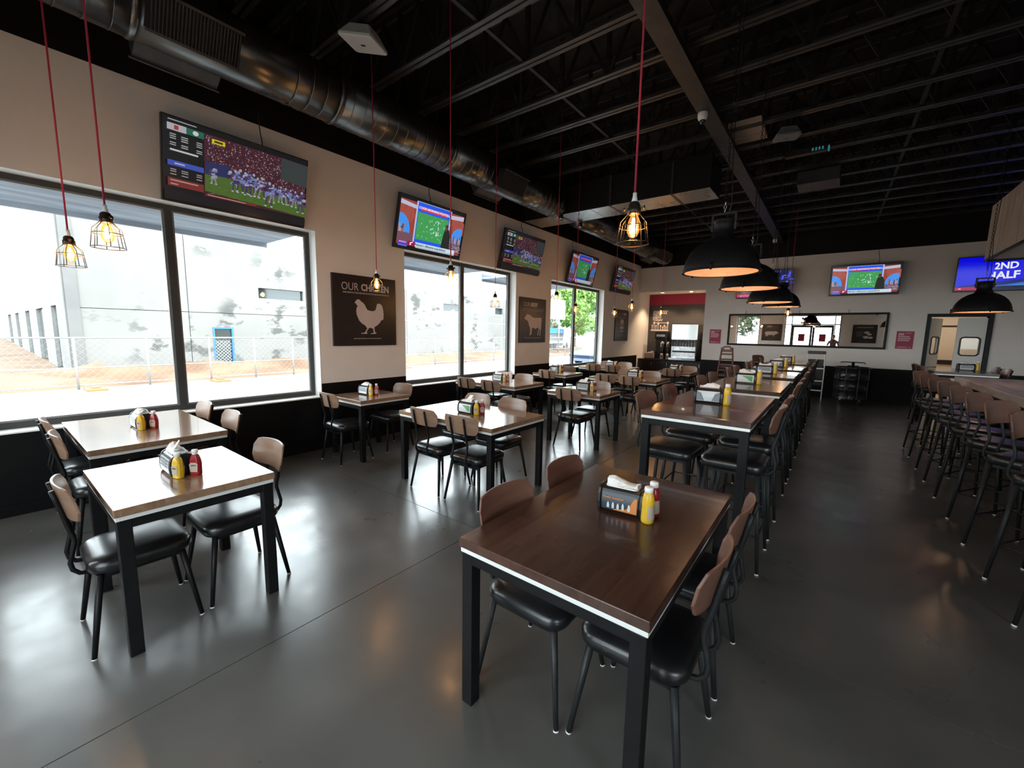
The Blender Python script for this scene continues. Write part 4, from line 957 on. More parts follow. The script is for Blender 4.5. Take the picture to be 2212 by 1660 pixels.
b.build('round_prints',MT['poster_pale'],t); smallprint(t,[(-.35,.35,.36,.06),(.05,.35,.10,.03),(.05,.35,.0,.03),(.05,.35,-.10,.03),(-.2,.2,-.42,.012)])
# crimson notices on the back wall
for x,l in ((-3.025,'small crimson notice on the back wall beside the drinks alcove'),(1.46,'small crimson notice on the back wall right of the mirror')):
    t=thing('wall_notice',l,'notice',(x,BY-.012,1.655),0,'crimson notices on the back wall')
    b=MB(); b.box(-.165,.165,0,.012,-.225,.225); b.build('notice_board',MT['red_poster'],t,.002)
    b=MB()
    b.box(-.13,-.02,-.001,0,.12,.18); b.box(.0,.12,-.001,0,.17,.185)
    for z in (.09,.04,-.01): b.box(-.13,.11-abs(z-.04)*.4,-.001,0,z-.016,z+.016)
    b.box(-.13,.06,-.001,0,-.19,-.17); b.box(.09,.13,-.001,0,-.19,-.175); b.build('notice_print',MT['pink_print'],t)
# long framed mirror
mt=thing('wall_mirror','long black-framed mirror on the back wall','mirror',(-.775,BY,1.882))
w2,h2=1.885,.485
b=MB(); b.box(-w2+.05,w2-.05,-.024,-.004,-h2+.05,h2-.05); b.build('mirror_glass',MT['mirror'],mt)
b=MB(); d0,d1=-.045,-.0
b.box(-w2,w2,d0,d1,h2-.055,h2); b.box(-w2,w2,d0,d1,-h2,-h2+.055); b.box(-w2,-w2+.055,d0,d1,-h2+.055,h2-.055); b.box(w2-.055,w2,d0,d1,-h2+.055,h2-.055); b.build('mirror_frame',MT['steel'],mt,.004)
for x in (-1.43,-.06,1.05):
    b=MB(); b.tube([(x,-.012,h2+.01),(x,-.03,h2+.04),(x,-.012,h2+.09)],.008,6); b.build('hanging_hook',MT['chrome_r'],mt)
# outlets
for x,y,z,rz,l in ((WX+.006,7.68,1.28,math.pi/2,'white outlet plate under the beef poster'),(-.62,BY-.006,1.33,0,'small white outlet plate below the mirror')):
    t=thing('outlet_plate',l,'outlet',(x,y,z),rz); b=MB(); b.box(-.036,.036,0,.006,-.06,.06); b.build('plate',MT['white_plastic'],t,.002)
    b=MB(); b.box(-.016,.016,-.003,0,.008,.04); b.box(-.016,.016,-.003,0,-.04,-.008); b.build('socket',MT['glide'],t)
# ---- kitchen door opening with two swing leaves
b=MB(); f0=.075
b.box(DX0-f0,DX0,BY-.03,BY+.2,0,DH+f0); b.box(DX1,DX1+f0,BY-.03,BY+.2,0,DH+f0); b.box(DX0,DX1,BY-.03,BY+.2,DH,DH+f0)
dr=struct(b.build('door_3',MT['steel']))
def leaf(hx,rz,w,nm):
    t=bpy.data.objects.new(nm,None); COL.objects.link(t); t.parent=dr; t.location=(hx,BY+.08,0); t.rotation_euler=(0,0,rz)
    b=MB(); b.box(0,w,-.02,.02,.01,1.33); b.box(0,w,-.02,.02,1.73,DH-.03); b.box(0,.10,-.02,.02,1.33,1.73); b.box(w-.10,w,-.02,.02,1.33,1.73); b.build('door_panel',MT['door_white'],t,.004)
    b=MB(); pts=[(x,.0,z) for x,z in rrect(w-.16,.44,.07,6,w/2,1.53)]
    for s in (-.022,.022): b.tube([(x,s,z) for x,y,z in pts],.016,6,0,True)
    b.build('window_gasket',MT['black_plastic'],t)
    b=MB(); b.box(.08,w-.08,-.003,.003,1.31,1.75); b.build('pane',MT['glass'],t)
    b=MB(); b.box(.02,w-.02,-.03,-.02,.93,.99); b.build('bumper_rail',MT['dark_cab'],t)
    return t
def leafobj(hx,rz,w):
    o=leaf(hx,rz,w,'door_leaf'); return o
leafobj(DX1,math.pi,.49) ; leafobj(DX0+.01,math.radians(58),.48)
# kitchen behind it
b=MB(); b.box(1.2,3.9,17.6,17.7,0,2.7); b.box(1.1,1.2,BY+.2,17.7,0,2.7); b.box(3.9,4.0,BY+.2,17.7,0,2.7); b.box(1.1,4.0,BY+.2,17.7,2.7,2.8); b.box(1.1,4.0,BY+.2,17.7,-.1,0)
struct(b.build('wall_kitchen',MT['beige']))
b=MB(); b.box(1.2,3.9,17.57,17.6,.95,1.08); b.box(1.2,3.9,17.57,17.6,2.06,2.10); struct(b.build('trim_3',MT['dark_cab']))
kt=thing('kitchen_ceiling_light','fluorescent ceiling panel in the kitchen behind the swing door','ceiling light',(2.5,16.5,2.66)); b=MB(); b.box(-.6,.6,-.3,.3,.0,.04); b.build('light_tray',MT['white_plastic'],kt)
b=MB(); b.box(-.56,.56,-.26,.26,-.008,0); b.build('diffuser',emis('fluorescent_diffuser',(1,.92,.8),3.0),kt)
# ---- drinks alcove
ct=thing('drinks_counter','dark wood drinks counter in the alcove','counter',(-4.5,15.0,0))
b=MB(); b.box(-1.095,1.095,-.22,.68,.77,.81); b.build('countertop',mat('dark_polished_stone',(.03,.028,.028),.12),ct,.004)
b=MB(); b.box(-1.095,1.095,-.12,.68,0,.77); b.build('cabinet_body',MT['dark_cab'],ct)
for k in range(4):
    x=-1.08+k*.54; b=MB(); b.box(x+.01,x+.53,-.14,-.12,.08,.75); dd=b.build('cabinet_door',MT['dark_cab'],ct,.003)
    b=MB(); b.bar((x+.47,-.155,.58),(x+.47,-.155,.70),.012,.012); b.build('handle',MT['chrome_r'],dd)
sm=thing('soda_fountain','stainless soda fountain with a row of black taps','drink machine',(-4.06,15.15,.81))
b=MB(); b.box(-.46,.40,-.10,.42,.70,1.24); b.build('ice_bin',MT['chrome'],sm,.01)
b=MB(); b.box(-.47,.41,-.02,.45,0,.70); b.build('machine_body',MT['chrome_r'],sm,.006)
b=MB(); b.box(-.47,.43,-.32,-.02,.0,.08); b.build('drip_tray',MT['chrome'],sm,.006)
b=MB(); b.box(-.43,.41,-.03,-.02,.26,.32); b.box(.41,.44,-.3,.45,.0,.72); b.build('dark_trim',MT['black_plastic'],sm)
for k in range(9):
    x=-.41+k*.098; b=MB(); b.box(x-.03,x+.03,-.15,-.02,.60,.70); b.box(x-.022,x+.022,-.13,-.05,.47,.60); b.build('tap',MT['black_plastic'],sm,.006)
for x,l in ((-4.84,'left stainless tea urn on the drinks counter'),(-4.64,'right stainless tea urn on the drinks counter')):
    t=thing('tea_urn',l,'tea urn',(x,15.12,.81),0,'tea urns on the drinks counter')
    b=MB(); b.lathe([(.075,.0),(.075,.03),(.065,.05),(.065,.52),(.07,.53),(.07,.58),(.055,.61),(.02,.63),(0,.63)],24); b.build('urn_body',MT['chrome'],t)
    b=MB(); b.lathe([(.067,.20),(.069,.205),(.069,.42),(.067,.425)],24); b.build('urn_band',MT['black_plastic'],t)
    b=MB(); b.tube([(0,-.06,.09),(0,-.11,.09),(0,-.115,.05)],.012,8); b.bar((0,-.10,.10),(0,-.10,.15),.02,.012); b.build('spigot',MT['black_plastic'],t)
t=thing('cup_box','open pale box of cup lids on the drinks counter','box',(-5.25,15.02,.81))
b=MB(); b.box(-.15,.15,-.1,.1,0,.02); b.box(-.15,.15,-.1,-.09,0,.2); b.box(-.15,.15,.09,.1,0,.2); b.box(-.15,-.14,-.1,.1,0,.2); b.box(.14,.15,-.1,.1,0,.2); b.build('box_walls',mat('pinkish_cardboard',(.42,.24,.19),.8),t)
b=MB()
for k in range(3): b.lathe([(.035,0),(.045,.18+.03*k),(.05,.19+.03*k)],14,(-.09+.09*k,0,.02))
b.build('cup_stack',MT['napkin'],t)
t=thing('drink_machine','black coffee brewer behind the tea urns','coffee brewer',(-4.95,15.45,.81))
b=MB(); b.box(-.2,.2,-.15,.15,0,.72); b.build('brewer_body',MT['black_plastic'],t,.01); b=MB(); b.box(-.22,.22,-.24,.15,.72,.98); b.build('brewer_head',MT['black_plastic'],t,.02); b=MB(); b.box(-.15,.15,-.245,-.24,.80,.88); b.build('brewer_panel',MT['chrome_r'],t)
t=thing('wall_graphic','pale lettering and cutlery print on the alcove wall','wall graphic',(-5.17,15.70,2.18))
for q in ((-.26,.27,.355,.375),(-.26,.25,-.075,-.055)): b=MB(); b.box(q[0],q[1],-.006,0,q[2],q[3]); b.build('ruled_line',MT['poster_pale'],t)
b=MB(); b.box(-.33,.32,-.006,0,-.365,-.315); b.build('tray_print',MT['poster_pale'],t)
for x,hh,r in ((-.28,.18,.03),(-.21,.29,.045),(-.14,.17,.035),(-.06,.27,.05),(.03,.17,.035),(.11,.12,.03),(.17,.18,.035),(.23,.13,.025),(.29,.29,.045)):
    z1=-.315+hh-r; w_=.012; R_=[(x-w_,-.315),(x+w_,-.315),(x+w_,z1-r*.9)]+[(x+r*.75*math.cos(a_),z1+r*1.2*math.sin(a_)) for a_ in [-.9+.54*k for k in range(10)]]+[(x-w_,z1-r*.9)]
    b=MB(); b.prism(R_,lambda u,v,d:(u,-d,v),0,.006); b.build('cutlery_print',MT['poster_pale'],t)
for k,s in enumerate(('SCHEDULE','YOUR','PARTY','TODAY')): text('lettering',s,MT['poster_pale'],t,face_mat((-.27,-.004,.295-.088*k),(1,0,0),(0,0,1)),.105,.003,'LEFT')
for x,l in ((-4.93,'left round downlight in the alcove ceiling'),(-3.96,'right round downlight in the alcove ceiling')):
    t=thing('alcove_downlight',l,'downlight',(x,15.05,AH),0,'alcove downlights')
    b=MB(); b.lathe([(.055,-.004),(.075,-.006),(.078,0)],24,cap=False); b.build('trim_ring',MT['white_plastic'],t)
    b=MB(); b.lathe([(.055,-.003),(.055,-.001)],24); b.build('lens',MT['down'],t)
    d=bpy.data.lights.new('downlight','SPOT'); d.energy=42; d.color=(1,.74,.48); d.spot_size=1.9; d.spot_blend=.6; d.shadow_soft_size=.05
    o=bpy.data.objects.new('downlight',d); COL.objects.link(o); o.parent=t; o.location=(0,0,-.02)
# ---- wooden high chairs, step ladder, drum sink along the back wall
hc=thing('high_chair','stacked red-brown wooden high chairs by the back wall','high chair',(-2.30,12.75,0),math.radians(8))
for sx in (-1,1):
    for y0,y1,z1 in ((-.27,-.06,1.30),(-.15,.02,1.36),(.28,.10,1.30),(.16,.06,1.36)):
        b=MB(); b.bar((sx*.235,y0,0),(sx*.135,y1,z1),.032,.04); b.build('leg',MT['red_brown'],hc,.004)
for k in range(8):
    z=.16+k*.145; t_=z/1.30; w_=.235-.10*t_
    for y0,y1 in ((-.27,-.06),(.28,.10)):
        b=MB(); y_=y0+(y1-y0)*t_; b.box(-w_,w_,y_-.014,y_+.014,z-.018,z+.018); b.build('cross_rail',MT['red_brown'],hc,.003)
for z in (.56,.80): b=MB(); b.box(-.15,.15,-.10,.14,z,z+.025); b.build('seat',MT['red_brown'],hc,.004)
b=MB(); b.prism([(-.135,0),(.135,0),(.12,.12),(.07,.165),(-.07,.165),(-.12,.12)],lambda u,v,d:(u,d,1.24+v),-.055,-.025); b.build('top_board',MT['red_brown'],hc,.004)
b=MB(); b.box(-.07,.07,-.059,-.055,1.31,1.36); b.build('pale_tag',MT['poster_pale'],hc)
ld=thing('step_ladder','white-railed folding step ladder with black treads','step ladder',(-.31,13.75,0))
b=MB()
for sx in (-1,1): b.tube([(sx*.20,-.16,0),(sx*.20,.02,.85),(sx*.185,.08,1.22),(sx*.15,.09,1.28)],.013,8)
b.build('side_rail',MT['white_plastic'],ld)
b=MB()
for sx in (-1,1): b.tube([(sx*.19,.40,0),(sx*.19,.06,.85)],.012,8)
b.build('rear_leg',MT['white_plastic'],ld)
b=MB(); b.box(-.20,.20,.06,.11,1.24,1.32); b.build('grip',MT['dark_cab'],ld,.015)
for z,y in ((.28,-.10),(.53,-.05),(.86,.0)):
    b=MB(); b.box(-.185,.185,y-.03,y+.2,z-.012,z+.012); b.build('tread',MT['black_plastic'],ld,.004)
    b=MB(); b.box(-.19,.19,y-.045,y-.03,z-.016,z+.014); b.build('tread_edge',MT['white_plastic'],ld)
b=MB(); b.box(-.17,.17,.055,.07,.40,1.10); b.build('black_panel',MT['black_plastic'],ld)
dm=thing('drum_table','black steel drum on castors with a lever on top','drum',(.47,13.75,0))
b=MB(); b.lathe([(.36,.12),(.375,.13),(.365,.15),(.365,.36),(.385,.375),(.365,.39),(.365,.63),(.385,.645),(.365,.66),(.365,.90),(.385,.915),(.385,.945),(.36,.945),(.355,.92),(0,.92)],40); b.build('drum_body',MT['drum'],dm)
b=MB(); b.lathe([(.05,.92),(.05,.95),(.03,.96),(.03,1.07),(.0,1.075)],16); b.tube([(-.26,0,1.05),(-.22,0,1.065),(.22,0,1.065),(.24,0,1.03)],.012,8); b.box(-.11,.11,-.012,.012,.965,.985); b.build('lever',MT['steel'],dm)
for k in range(4):
    a=.785+k*1.5708; T=Matrix.Translation((.27*math.cos(a),.27*math.sin(a),.05))@Matrix.Rotation(math.pi/2,4,'X')
    b=MB(); b.lathe([(.02,-.015),(.045,-.015),(.05,-.005),(.05,.005),(.045,.015),(.02,.015)],16,(0,0,0),0,True,T); b.bar((.27*math.cos(a),.27*math.sin(a),.06),(.27*math.cos(a),.27*math.sin(a),.125),.03,.03,1); b.build('castor',[MT['tyre'],MT['chrome']],dm)
for k in range(3):
    a=math.radians(-110+40*k); b=MB(); b.bar((.372*math.cos(a),.372*math.sin(a),.15),(.372*math.cos(a),.372*math.sin(a),.90),.02,.014); b.build('drum_strip',MT['drum'],dm)
# ================================================================== CEILING EQUIPMENT
DXc,DZc,DR=-4.55,4.20,.26
du=thing('round_duct','dull spiral air duct running above the window wall','air duct',(DXc,0,DZc))
def ring_path(y,r,n=28): return [(r*math.cos(6.28319*k/n),y,r*math.sin(6.28319*k/n)) for k in range(n)]
def duct_seg(y0,y1,nm='duct_section'):
    b=MB(); b.rings([ring_path(y0,DR),ring_path(y1,DR)],0,True); return b.build(nm,MT['galv'],du)
cuts=[FY+.05,.95,2.6,4.25,5.25,7.2]
for a,c in zip(cuts[:-1],cuts[1:]): duct_seg(a+.004,c-.004)
for a,c in ((8.1,10.2),(10.2,12.2),(12.2,13.9)): duct_seg(a+.004,c-.004)
for y in cuts[1:-1]+[10.2,12.2]:
    b=MB(); b.rings([ring_path(y-.025,DR+.004),ring_path(y-.012,DR+.011),ring_path(y+.012,DR+.011),ring_path(y+.025,DR+.004)],0,True); b.build('duct_collar',MT['galv'],du)
rb=MB(); rb.rings([ring_path(-.004,DR+.001),ring_path(-.002,DR+.005),ring_path(.002,DR+.005),ring_path(.004,DR+.001)],0,True,False,False); rme=rb.mesh('spiral_rib',MT['galv'])
y=FY+.2
while y<13.8:
    if not (7.2<y<8.1) and not (.95<y<2.0): o=obj('spiral_rib',rme,du); o.location=(0,y,0)
    y+=.145 if y<8 else .3
# side registers: louvred boxes on the lower flanks of the duct
def register(y0,y1):
    L_=(y1-y0)/2; ym=(y0+y1)/2
    for sg,nm in ((1,'register_grille'),(-1,'register_scoop')):
        A=math.radians(-28 if sg>0 else -152); d=Vector((math.cos(A),0,math.sin(A))); u=Vector((-d.z,0,d.x))*sg
        def pt(a,e,yy): q=d*a+u*e; return (q.x,yy,q.z)
        b=MB(); r0,r1,hh=DR*.8,DR+.11,.125
        vs=[pt(a,e,yy) for a in (r0,r1) for e in (-hh,hh) for yy in (-L_,L_)]
        b.add(vs,[(0,1,3,2),(0,4,5,1),(2,3,7,6),(0,2,6,4),(1,5,7,3)])
        b.add([pt(r1-.01,e,yy) for e in (-hh,hh) for yy in (-L_,L_)],[(0,2,3,1)],0)
        g=b.build(nm,MT['grille'] if sg>0 else MT['galv_dark'],du); g.location=(0,ym,0)
        b=MB()
        for e0,e1 in ((-hh-.02,-hh),(hh,hh+.02)): b.add([pt(r1+q,e,yy) for q in (-.004,.008) for e in (e0,e1) for yy in (-L_-.02,L_+.02)],[(0,1,3,2),(4,6,7,5),(0,4,5,1),(2,3,7,6),(0,2,6,4),(1,5,7,3)])
        b.build('flange',MT['galv_dark'],g)
        if sg>0:
            n=26
            sm_=MB(); sm_.add([pt(r1+q,e,yy) for q in (-.004,.012) for e in (-hh,hh) for yy in (-.003,.003)],[(0,1,3,2),(4,6,7,5),(0,4,5,1),(2,3,7,6),(0,2,6,4),(1,5,7,3)]); me=sm_.mesh('louvre',MT['galv_dark'])
            for k in range(n): o=obj('louvre',me,g); o.location=(0,-L_+(k+.5)*2*L_/n,0)
register(1.0,1.60)
register(5.15,5.75)
register(12.5,13.4)
rd=thing('cross_duct','black rectangular duct crossing under the joists','air duct',(-3.55,7.65,4.02))
b=MB(); b.box(-1.85,1.80,-.33,.33,0,.52); b.build('duct_body',MT['black_paint'],rd,.006)
for x0,x1 in ((-1.84,-1.2),(-1.19,-.3),(-.29,.55),(.56,1.2),(1.21,1.79)): b=MB(); b.box(x0,x1,-.325,.325,-.006,.002); b.build('duct_underside',MT['galv_pan'],rd,.002)
for x in (-1.0,.1,1.2): b=MB(); b.box(x-.02,x+.02,-.345,.345,-.012,.52); b.build('duct_flange',MT['joist'],rd)
for y,l in ((7.26,'small black spotlight at the near side of the cross duct'),(8.04,'small black spotlight at the far side of the cross duct')):
    t=thing('spot_fitting',l,'spotlight',(-4.45,y,3.90)); b=MB(); b.lathe([(.03,0),(.045,.02),(.045,.09),(.02,.11)],16); b.build('spot_body',MT['black_plastic'],t); b=MB(); b.lathe([(.04,-.003),(.046,.004),(.046,.02)],16,cap=False); b.build('spot_ring',MT['chrome'],t)
# speakers, cameras, small fittings
def speaker(loc,rot,s,label,m):
    t=thing('ceiling_speaker',label,'speaker',loc); t.rotation_euler=rot
    b=MB(); p=rrect(s,s,.03,4); b.rings([[(x*.6,y*.6,.12) for x,y in p],[(x,y,.02) for x,y in p],[(x,y,0) for x,y in p],[(x*.95,y*.95,-.006) for x,y in p]],0,False); b.build('speaker_body',m,t,.003)
    b=MB(); b.box(-.022,.022,-.014,.014,-.010,-.006); b.build('badge',MT['chrome'],t)
    b=MB(); b.tube([(0,0,.1),(0,0,.24)],.015,8); b.build('mount',MT['steel'],t)
speaker((-3.78,2.50,4.38),(.12,.18,.5),.34,'white square speaker hanging among the joists near the windows',mat('grey_white_speaker',(.42,.42,.40),.5))
speaker((-.76,7.10,4.42),(.1,.0,.3),.30,'grey square speaker hanging right of the girder',mat('grey_speaker',(.16,.16,.16),.5))
def dome_cam(loc,label):
    t=thing('dome_camera',label,'security camera',loc,0,'white dome cameras on the girder')
    b=MB(); b.lathe([(.055,.0),(.06,-.02),(.058,-.06),(.045,-.09),(.03,-.10)],20); b.build('camera_housing',MT['white_plastic'],t)
    b=MB(); b.lathe([(.038,-.085),(.036,-.11),(.024,-.13),(0,-.138)],18); b.build('camera_lens',MT['dark_glass'],t)
dome_cam((-1.52,5.73,4.42),'white dome camera under the girder, nearer one'); dome_cam((-1.55,14.1,4.42),'white dome camera at the far end of the girder')
t=thing('ceiling_unit','tan board patch between joists beside the girder','ceiling panel',(-1.22,6.95,4.56)); b=MB(); b.box(-.20,.20,-.30,.12,0,.05); b.build('tan_panel',MT['tan'],t); b=MB(); b.box(-.20,.20,.16,.36,0,.05); b.build('tan_panel',MT['tan'],t)
t=thing('network_unit','small grey box with teal indicator lights above the tables','network box',(-.58,7.85,4.40)); b=MB(); b.box(-.26,.26,-.05,.05,0,.09); b.build('unit_case',MT['steel2'],t,.01)
b=MB()
for k in range(4): b.box(.08+.04*k,.10+.04*k,-.055,-.05,.02,.06)
b.box(.27,.29,-.04,.04,.0,.06); b.build('indicator',emis('teal_indicator',(.10,.55,.60),.06),t)
for x in (-.2,.2): b=MB(); b.tube([(x,0,.08),(x,0,.82)],.008,6); b.build('hanger',MT['steel'],t)
b=MB(); b.box(-.3,.3,-.25,.25,0,.22); b=b.build('dark_air_unit',MT['joist'],None,.01); b.location=(-.45,9.3,4.33); tag(b,'dark box unit hanging between the joists past the girder','air unit')
# ================================================================== PENDANT LAMPS
def make_cage(label):
    t=thing('cage_pendant',label,'pendant lamp',(0,0,0),0,'caged bulb pendants on red cords')
    # origin at the bulb centre
    b=MB(); b.tube([(0,0,.135),(0,0,3.06)],.0052,8); b.build('cord',MT['red_cord'],t)
    b=MB(); b.lathe([(.010,.150),(.010,.135),(.016,.108),(.016,.105)],14); b.build('cord_grip',MT['strip'],t)
    b=MB(); b.lathe([(.010,.112),(.022,.104),(.028,.092),(.028,.080),(.033,.076),(.033,.052),(.025,.045)],18); b.box(-.048,.048,-.006,.006,.074,.080); b.tube([(-.046,0,.077),(-.052,0,.077)],.009,8); b.tube([(.046,0,.077),(.052,0,.077)],.009,8); b.build('socket',MT['dark_metal'],t)
    b=MB(); b.lathe([(.013,.055),(.016,.04),(.026,.012),(.031,-.018),(.030,-.038),(.020,-.058),(.008,-.066),(0,-.068)],20); b.build('bulb',MT['bulb'],t)
    b=MB()
    for k in range(6):
        a=k*1.0472; x,y=.0075*math.cos(a),.0075*math.sin(a); b.tube([(x*.6,y*.6,.03),(x*1.6,y*1.6,-.040)],.0016,5)
    b.build('filament',MT['filament'],t)
    b=MB(); n=8
    for k in range(n):
        a=6.28319*(k+.5)/n; c,s=math.cos(a),math.sin(a)
        b.tube([(.026*c,.026*s,.062),(.034*c,.034*s,.045),(.064*c,.064*s,.010),(.067*c,.067*s,-.010),(.078*c,.078*s,-.095)],.0021,5)
    for r,z in ((.0675,-.014),(.079,-.095)): b.tube([(r*math.cos(.2618*k),r*math.sin(.2618*k),z) for k in range(24)],.0023,5,0,True)
    b.build('wire_cage',MT['wire'],t)
    d=bpy.data.lights.new('bulb_glow','POINT'); d.energy=PEND_W; d.color=(1.0,.66,.40); d.shadow_soft_size=.03
    o=bpy.data.objects.new('bulb_glow',d); COL.objects.link(o); o.parent=t; o.location=(0,0,-.01)
    return t
PEND_W=2.4
CP=[(-4.24,.452,'caged pendant over the table under the first window'),(-3.445,.53,'caged pendant over the nearest two-seat table'),(-.846,2.074,'caged pendant over the dark front table'),
(-4.24,2.90,'caged pendant in front of the chicken poster'),(-3.12,3.00,'caged pendant over the green-card four-seat table'),(-4.24,5.03,'caged pendant over the table under the second window'),
(-3.61,5.82,'caged pendant left of the third window mullion, nearer row'),(-4.06,7.27,'caged pendant seen against the third window tree'),(-4.24,9.51,'caged pendant left of the bun poster'),
(-3.26,8.13,'caged pendant over the four-seat table before the drinks counter'),(-3.49,10.62,'caged pendant in front of the alcove wall lettering'),(-.887,11.64,'caged pendant over the fifth high table')]
p0=None
for x,y,l in CP:
    if p0 is None: p0=make_cage(l); p0.location=(x,y,2.193)
    else: dup(p0,l,(x,y,{2.90:2.229,5.03:2.173,7.27:2.16,9.51:2.191}.get(y,2.245)),random.uniform(0,1))
def make_dome(label):
    t=thing('dome_pendant',label,'pendant lamp',(0,0,0),0,'black dome pendants')   # origin at rim centre
    R=.29
    prof=[(R,.0),(R*1.0,.012),(R*.985,.05),(R*.93,.11),(R*.83,.165),(R*.69,.21),(R*.52,.245),(R*.36,.265),(R*.30,.285),(R*.275,.31),(R*.26,.315),(R*.26,.40),(R*.285,.405),(R*.285,.425),(R*.22,.43),(0,.432)]
    b=MB(); b.lathe(prof,44,cap=False); b.build('dome_shade',mat('matte_black_shade',(.007,.007,.0075),.45,0,.22),t)
    b=MB(); b.lathe([(R*.96,.004),(R*.955,.05),(R*.90,.105),(R*.80,.158),(R*.66,.20),(R*.48,.232),(R*.25,.245),(0,.247)],44,cap=False); b.build('dome_lining',MT['dome_in'],t)
    b=MB(); b.lathe([(R*.955,.004),(R*1.03,.0),(R*1.045,.006),(R*1.03,.016),(R*.98,.018)],44,cap=False); b.build('rim_ring',MT['steel'],t)
    b=MB(); b.lathe([(0,.001),(R*.5,.002),(R*.96,.006)],32,cap=False); b.build('lens',MT['lens'],t)
    for k in range(3):
        a=.5+k*2.0944; b=MB(); c,s=math.cos(a),math.sin(a); b.tube([(R*1.05*c,R*1.05*s,-.008),(R*1.05*c,R*1.05*s,.05)],.009,8); b.tube([(R*.97*c,R*.97*s,.05),(R*1.06*c,R*1.06*s,.05)],.007,6); b.build('clip',MT['steel'],t)
    b=MB()
    for sx in (-1,1): b.box(sx*.086-.008,sx*.086+.008,-.014,.014,.34,.47)
    b.box(-.094,.094,-.014,.014,.465,.48); b.tube([(-.105,0,.38),(-.07,0,.38)],.012,8); b.tube([(.07,0,.38),(.105,0,.38)],.012,8); b.build('yoke',MT['steel2'],t)
    b=MB(); z=.485; k=0
    while z<2.98:
        cs=[(.010*math.cos(1.0472*i),.017*math.sin(1.0472*i)) for i in range(6)]
        b.tube([((u,0,z+v+.015) if k%2 else (0,u,z+v+.015)) for u,v in cs],.0028,4,1 if k<3 else 0,True,False); z+=.028; k+=1
    b.build('chain',[MT['steel'],MT['chrome']],t)
    b=MB(); b.tube([(.02,.0,.43),(.045,.01,.55),(.02,.02,1.0),(.03,.0,1.6),(.015,.0,3.0)],.004,6); b.build('cord',MT['black_plastic'],t)
    b=MB(); b.lathe([(0,.075),(.03,.08),(.045,.11),(.03,.16),(.02,.20),(.02,.235)],18); b.build('lamp_globe',MT['dome_lamp'],t)
    d=bpy.data.lights.new('dome_glow','POINT'); d.energy=DOME_W; d.color=(1.0,.64,.38); d.shadow_soft_size=.05
    o=bpy.data.objects.new('dome_glow',d); COL.objects.link(o); o.parent=t; o.location=(0,0,.05)
    return t
DOME_W=1.5
p0=None
for x,y,z,l in ((-.795,3.85,2.215,'black dome pendant over the first high table'),(-.795,5.32,2.215,'black dome pendant over the second high table'),(-.795,7.25,2.19,'black dome pendant over the third high table'),(-.795,8.92,2.22,'black dome pendant over the fourth high table'),(1.62,8.75,2.085,'black dome pendant over the bar')):
    if p0 is None: p0=make_dome(l); p0.location=(x,y,z)
    else: dup(p0,l,(x,y,z),random.uniform(-.3,.3))
# timber-clad soffit over the bar
so=thing('bar_soffit','weathered plank-clad box hanging over the bar','soffit',(1.75,5.0,2.93))
b=MB(); b.box(.03,2.3,-6.0,4.68,.03,.79); b.build('soffit_box',MT['paint'],so)
for k in range(54):
    y=4.70-.20*(k+1); random.seed(k); o=.004*random.random(); b=MB(); b.box(-.0-o,.03,y+.003,y+.197,.0,.80); b.build('plank',MT['plank'],so)
for k in range(11): b=MB(); b.box(.03+.2*k,.227+.2*k,4.68,4.705,.0,.80); b.build('plank',MT['plank'],so)
b=MB(); b.box(-.012,.02,-6.0,4.715,-.03,.0); b.box(-.012,2.3,4.695,4.715,-.03,.0); b.build('soffit_edge',MT['steel'],so)
b=MB(); b.box(.02,2.3,-6,4.69,.0,.03); b.build('soffit_underside',MT['paint'],so)
for x in (.4,1.8):
    for y in (-4,0,4): b=MB(); b.tube([(x,y,.79),(x,y,2.26)],.012,6); b.build('hanger_rod',MT['steel'],so)
# ================================================================== PHOTOGRAPHER (seen only in the mirror)
pt=thing('person','person in a mauve shirt holding up a phone, reflected in the back mirror','person',(0.02,-.46,0))
def skin_fig(name,verts,edges,rad,m,parent,root=0):
    me=bpy.data.meshes.new(name); me.from_pydata(verts,edges,[]); me.materials.append(m); o=obj(name,me,parent)
    s=o.modifiers.new('skin','SKIN'); s.use_smooth_shade=True
    for i,r in enumerate(rad): v=me.skin_vertices[0].data[i]; v.radius=(r,r) if not isinstance(r,tuple) else r; v.use_root=(i==root)
    d=o.modifiers.new('sub','SUBSURF'); d.levels=2; d.render_levels=2
    return o
V=[(0,0,.95),(0,0,1.12),(0,0,1.30),(0,-.01,1.45),(0,0,1.53),(0,.02,1.60),
   (-.10,0,.90),(-.11,.01,.50),(-.12,-.01,.09),(-.12,.14,.04),(.10,0,.90),(.11,.01,.50),(.12,-.01,.09),(.12,.14,.04),
   (-.17,0,1.45),(-.26,.05,1.22),(-.14,.27,1.45),(.17,0,1.45),(.26,.05,1.22),(.14,.27,1.45)]
E_=[(0,1),(1,2),(2,3),(3,4),(4,5),(0,6),(6,7),(7,8),(8,9),(0,10),(10,11),(11,12),(12,13),(3,14),(14,15),(15,16),(3,17),(17,18),(18,19)]
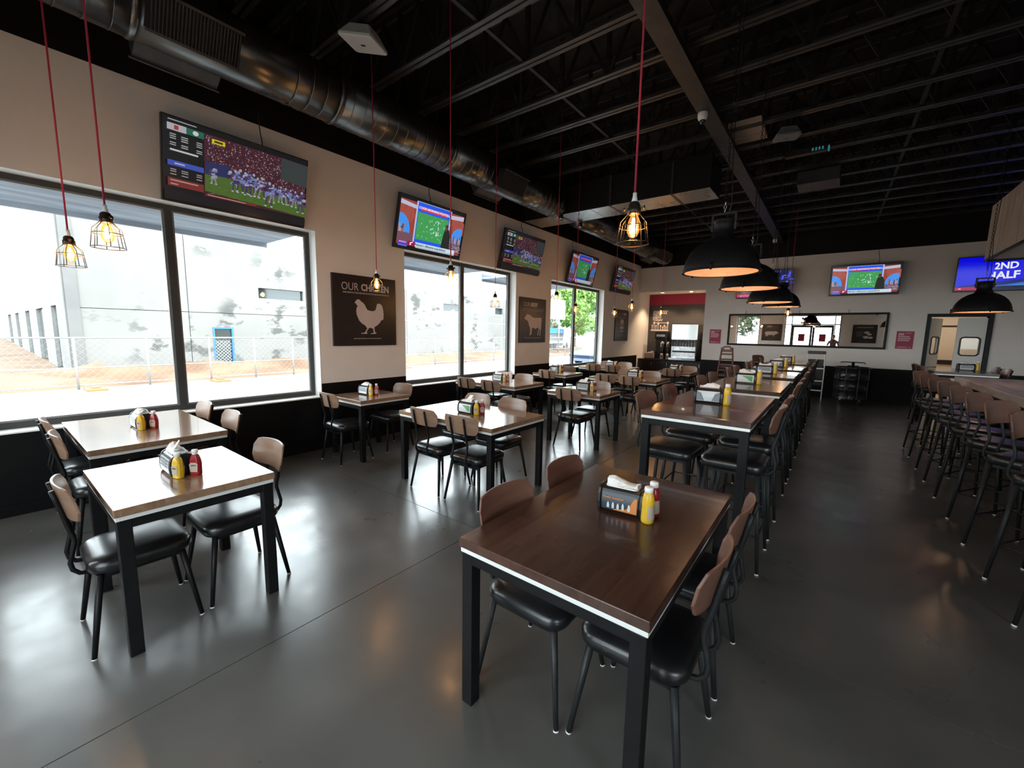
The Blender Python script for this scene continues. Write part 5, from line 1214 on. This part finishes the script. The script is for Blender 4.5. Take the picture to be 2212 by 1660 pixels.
rad=[(.15,.11),(.14,.10),(.16,.11),(.13,.09),.06,.055,.085,.06,.045,.035,.085,.06,.045,.035,.065,.048,.03,.065,.048,.03]
skin_fig('body',V,E_,rad,MT['cloth_shirt'],pt)
b=MB(); R=[]
for z,w,d,oy in ((0,.045,.05,0),(.03,.062,.075,.008),(.08,.074,.092,.010),(.13,.077,.098,.0),(.18,.068,.085,-.005),(.215,.04,.05,-.01)): R.append([(w*math.cos(.5236*k),oy+d*math.sin(.5236*k),1.595+z) for k in range(12)])
b.rings(R,0,True); b.add([(-.014,.10,1.665),(.014,.10,1.665),(0,.128,1.672),(0,.10,1.71)],[(0,1,2),(1,3,2),(3,0,2)]); b.build('head',MT['skin'],pt)
b=MB(); R=[]
for z,w,d in ((.11,.083,.100),(.16,.082,.099),(.205,.062,.075),(.228,.02,.03)): R.append([(w*math.cos(.5236*k),-.012+d*math.sin(.5236*k),1.60+z) for k in range(12)])
b.rings(R,0,True); b.build('hair',MT['hair'],pt)
for sx in (-1,1):
    b=MB(); c=Vector((sx*.115,.315,1.47)); b.rings([[(c.x+.028*math.cos(.785*k),c.y-.05+.014*math.sin(.785*k),c.z-.03) for k in range(8)],[(c.x+.036*math.cos(.785*k),c.y-.02+.014*math.sin(.785*k),c.z) for k in range(8)],[(c.x+.034*math.cos(.785*k),c.y+.0+.012*math.sin(.785*k),c.z+.045) for k in range(8)]],0,True)
    for k in range(4): x=c.x-.027+.018*k; b.tube([(x,c.y,c.z+.04),(x-sx*.01,c.y+.03,c.z+.075),(x-sx*.03,c.y+.045,c.z+.085+.006*(k%2))],[.009,.0085,.007],8)
    b.tube([(c.x-sx*.03,c.y-.01,c.z),(c.x-sx*.05,c.y+.02,c.z+.02),(c.x-sx*.055,c.y+.03,c.z+.05)],[.011,.010,.008],8); b.build('hand',MT['skin'],pt)
b=MB(); b.box(-.085,.085,.345,.354,1.50,1.585); ph=b.build('held_phone',MT['black_plastic'],None,.006); ph.location=(.02,-.46,0); tag(ph,'dark phone held up by the reflected person','phone')
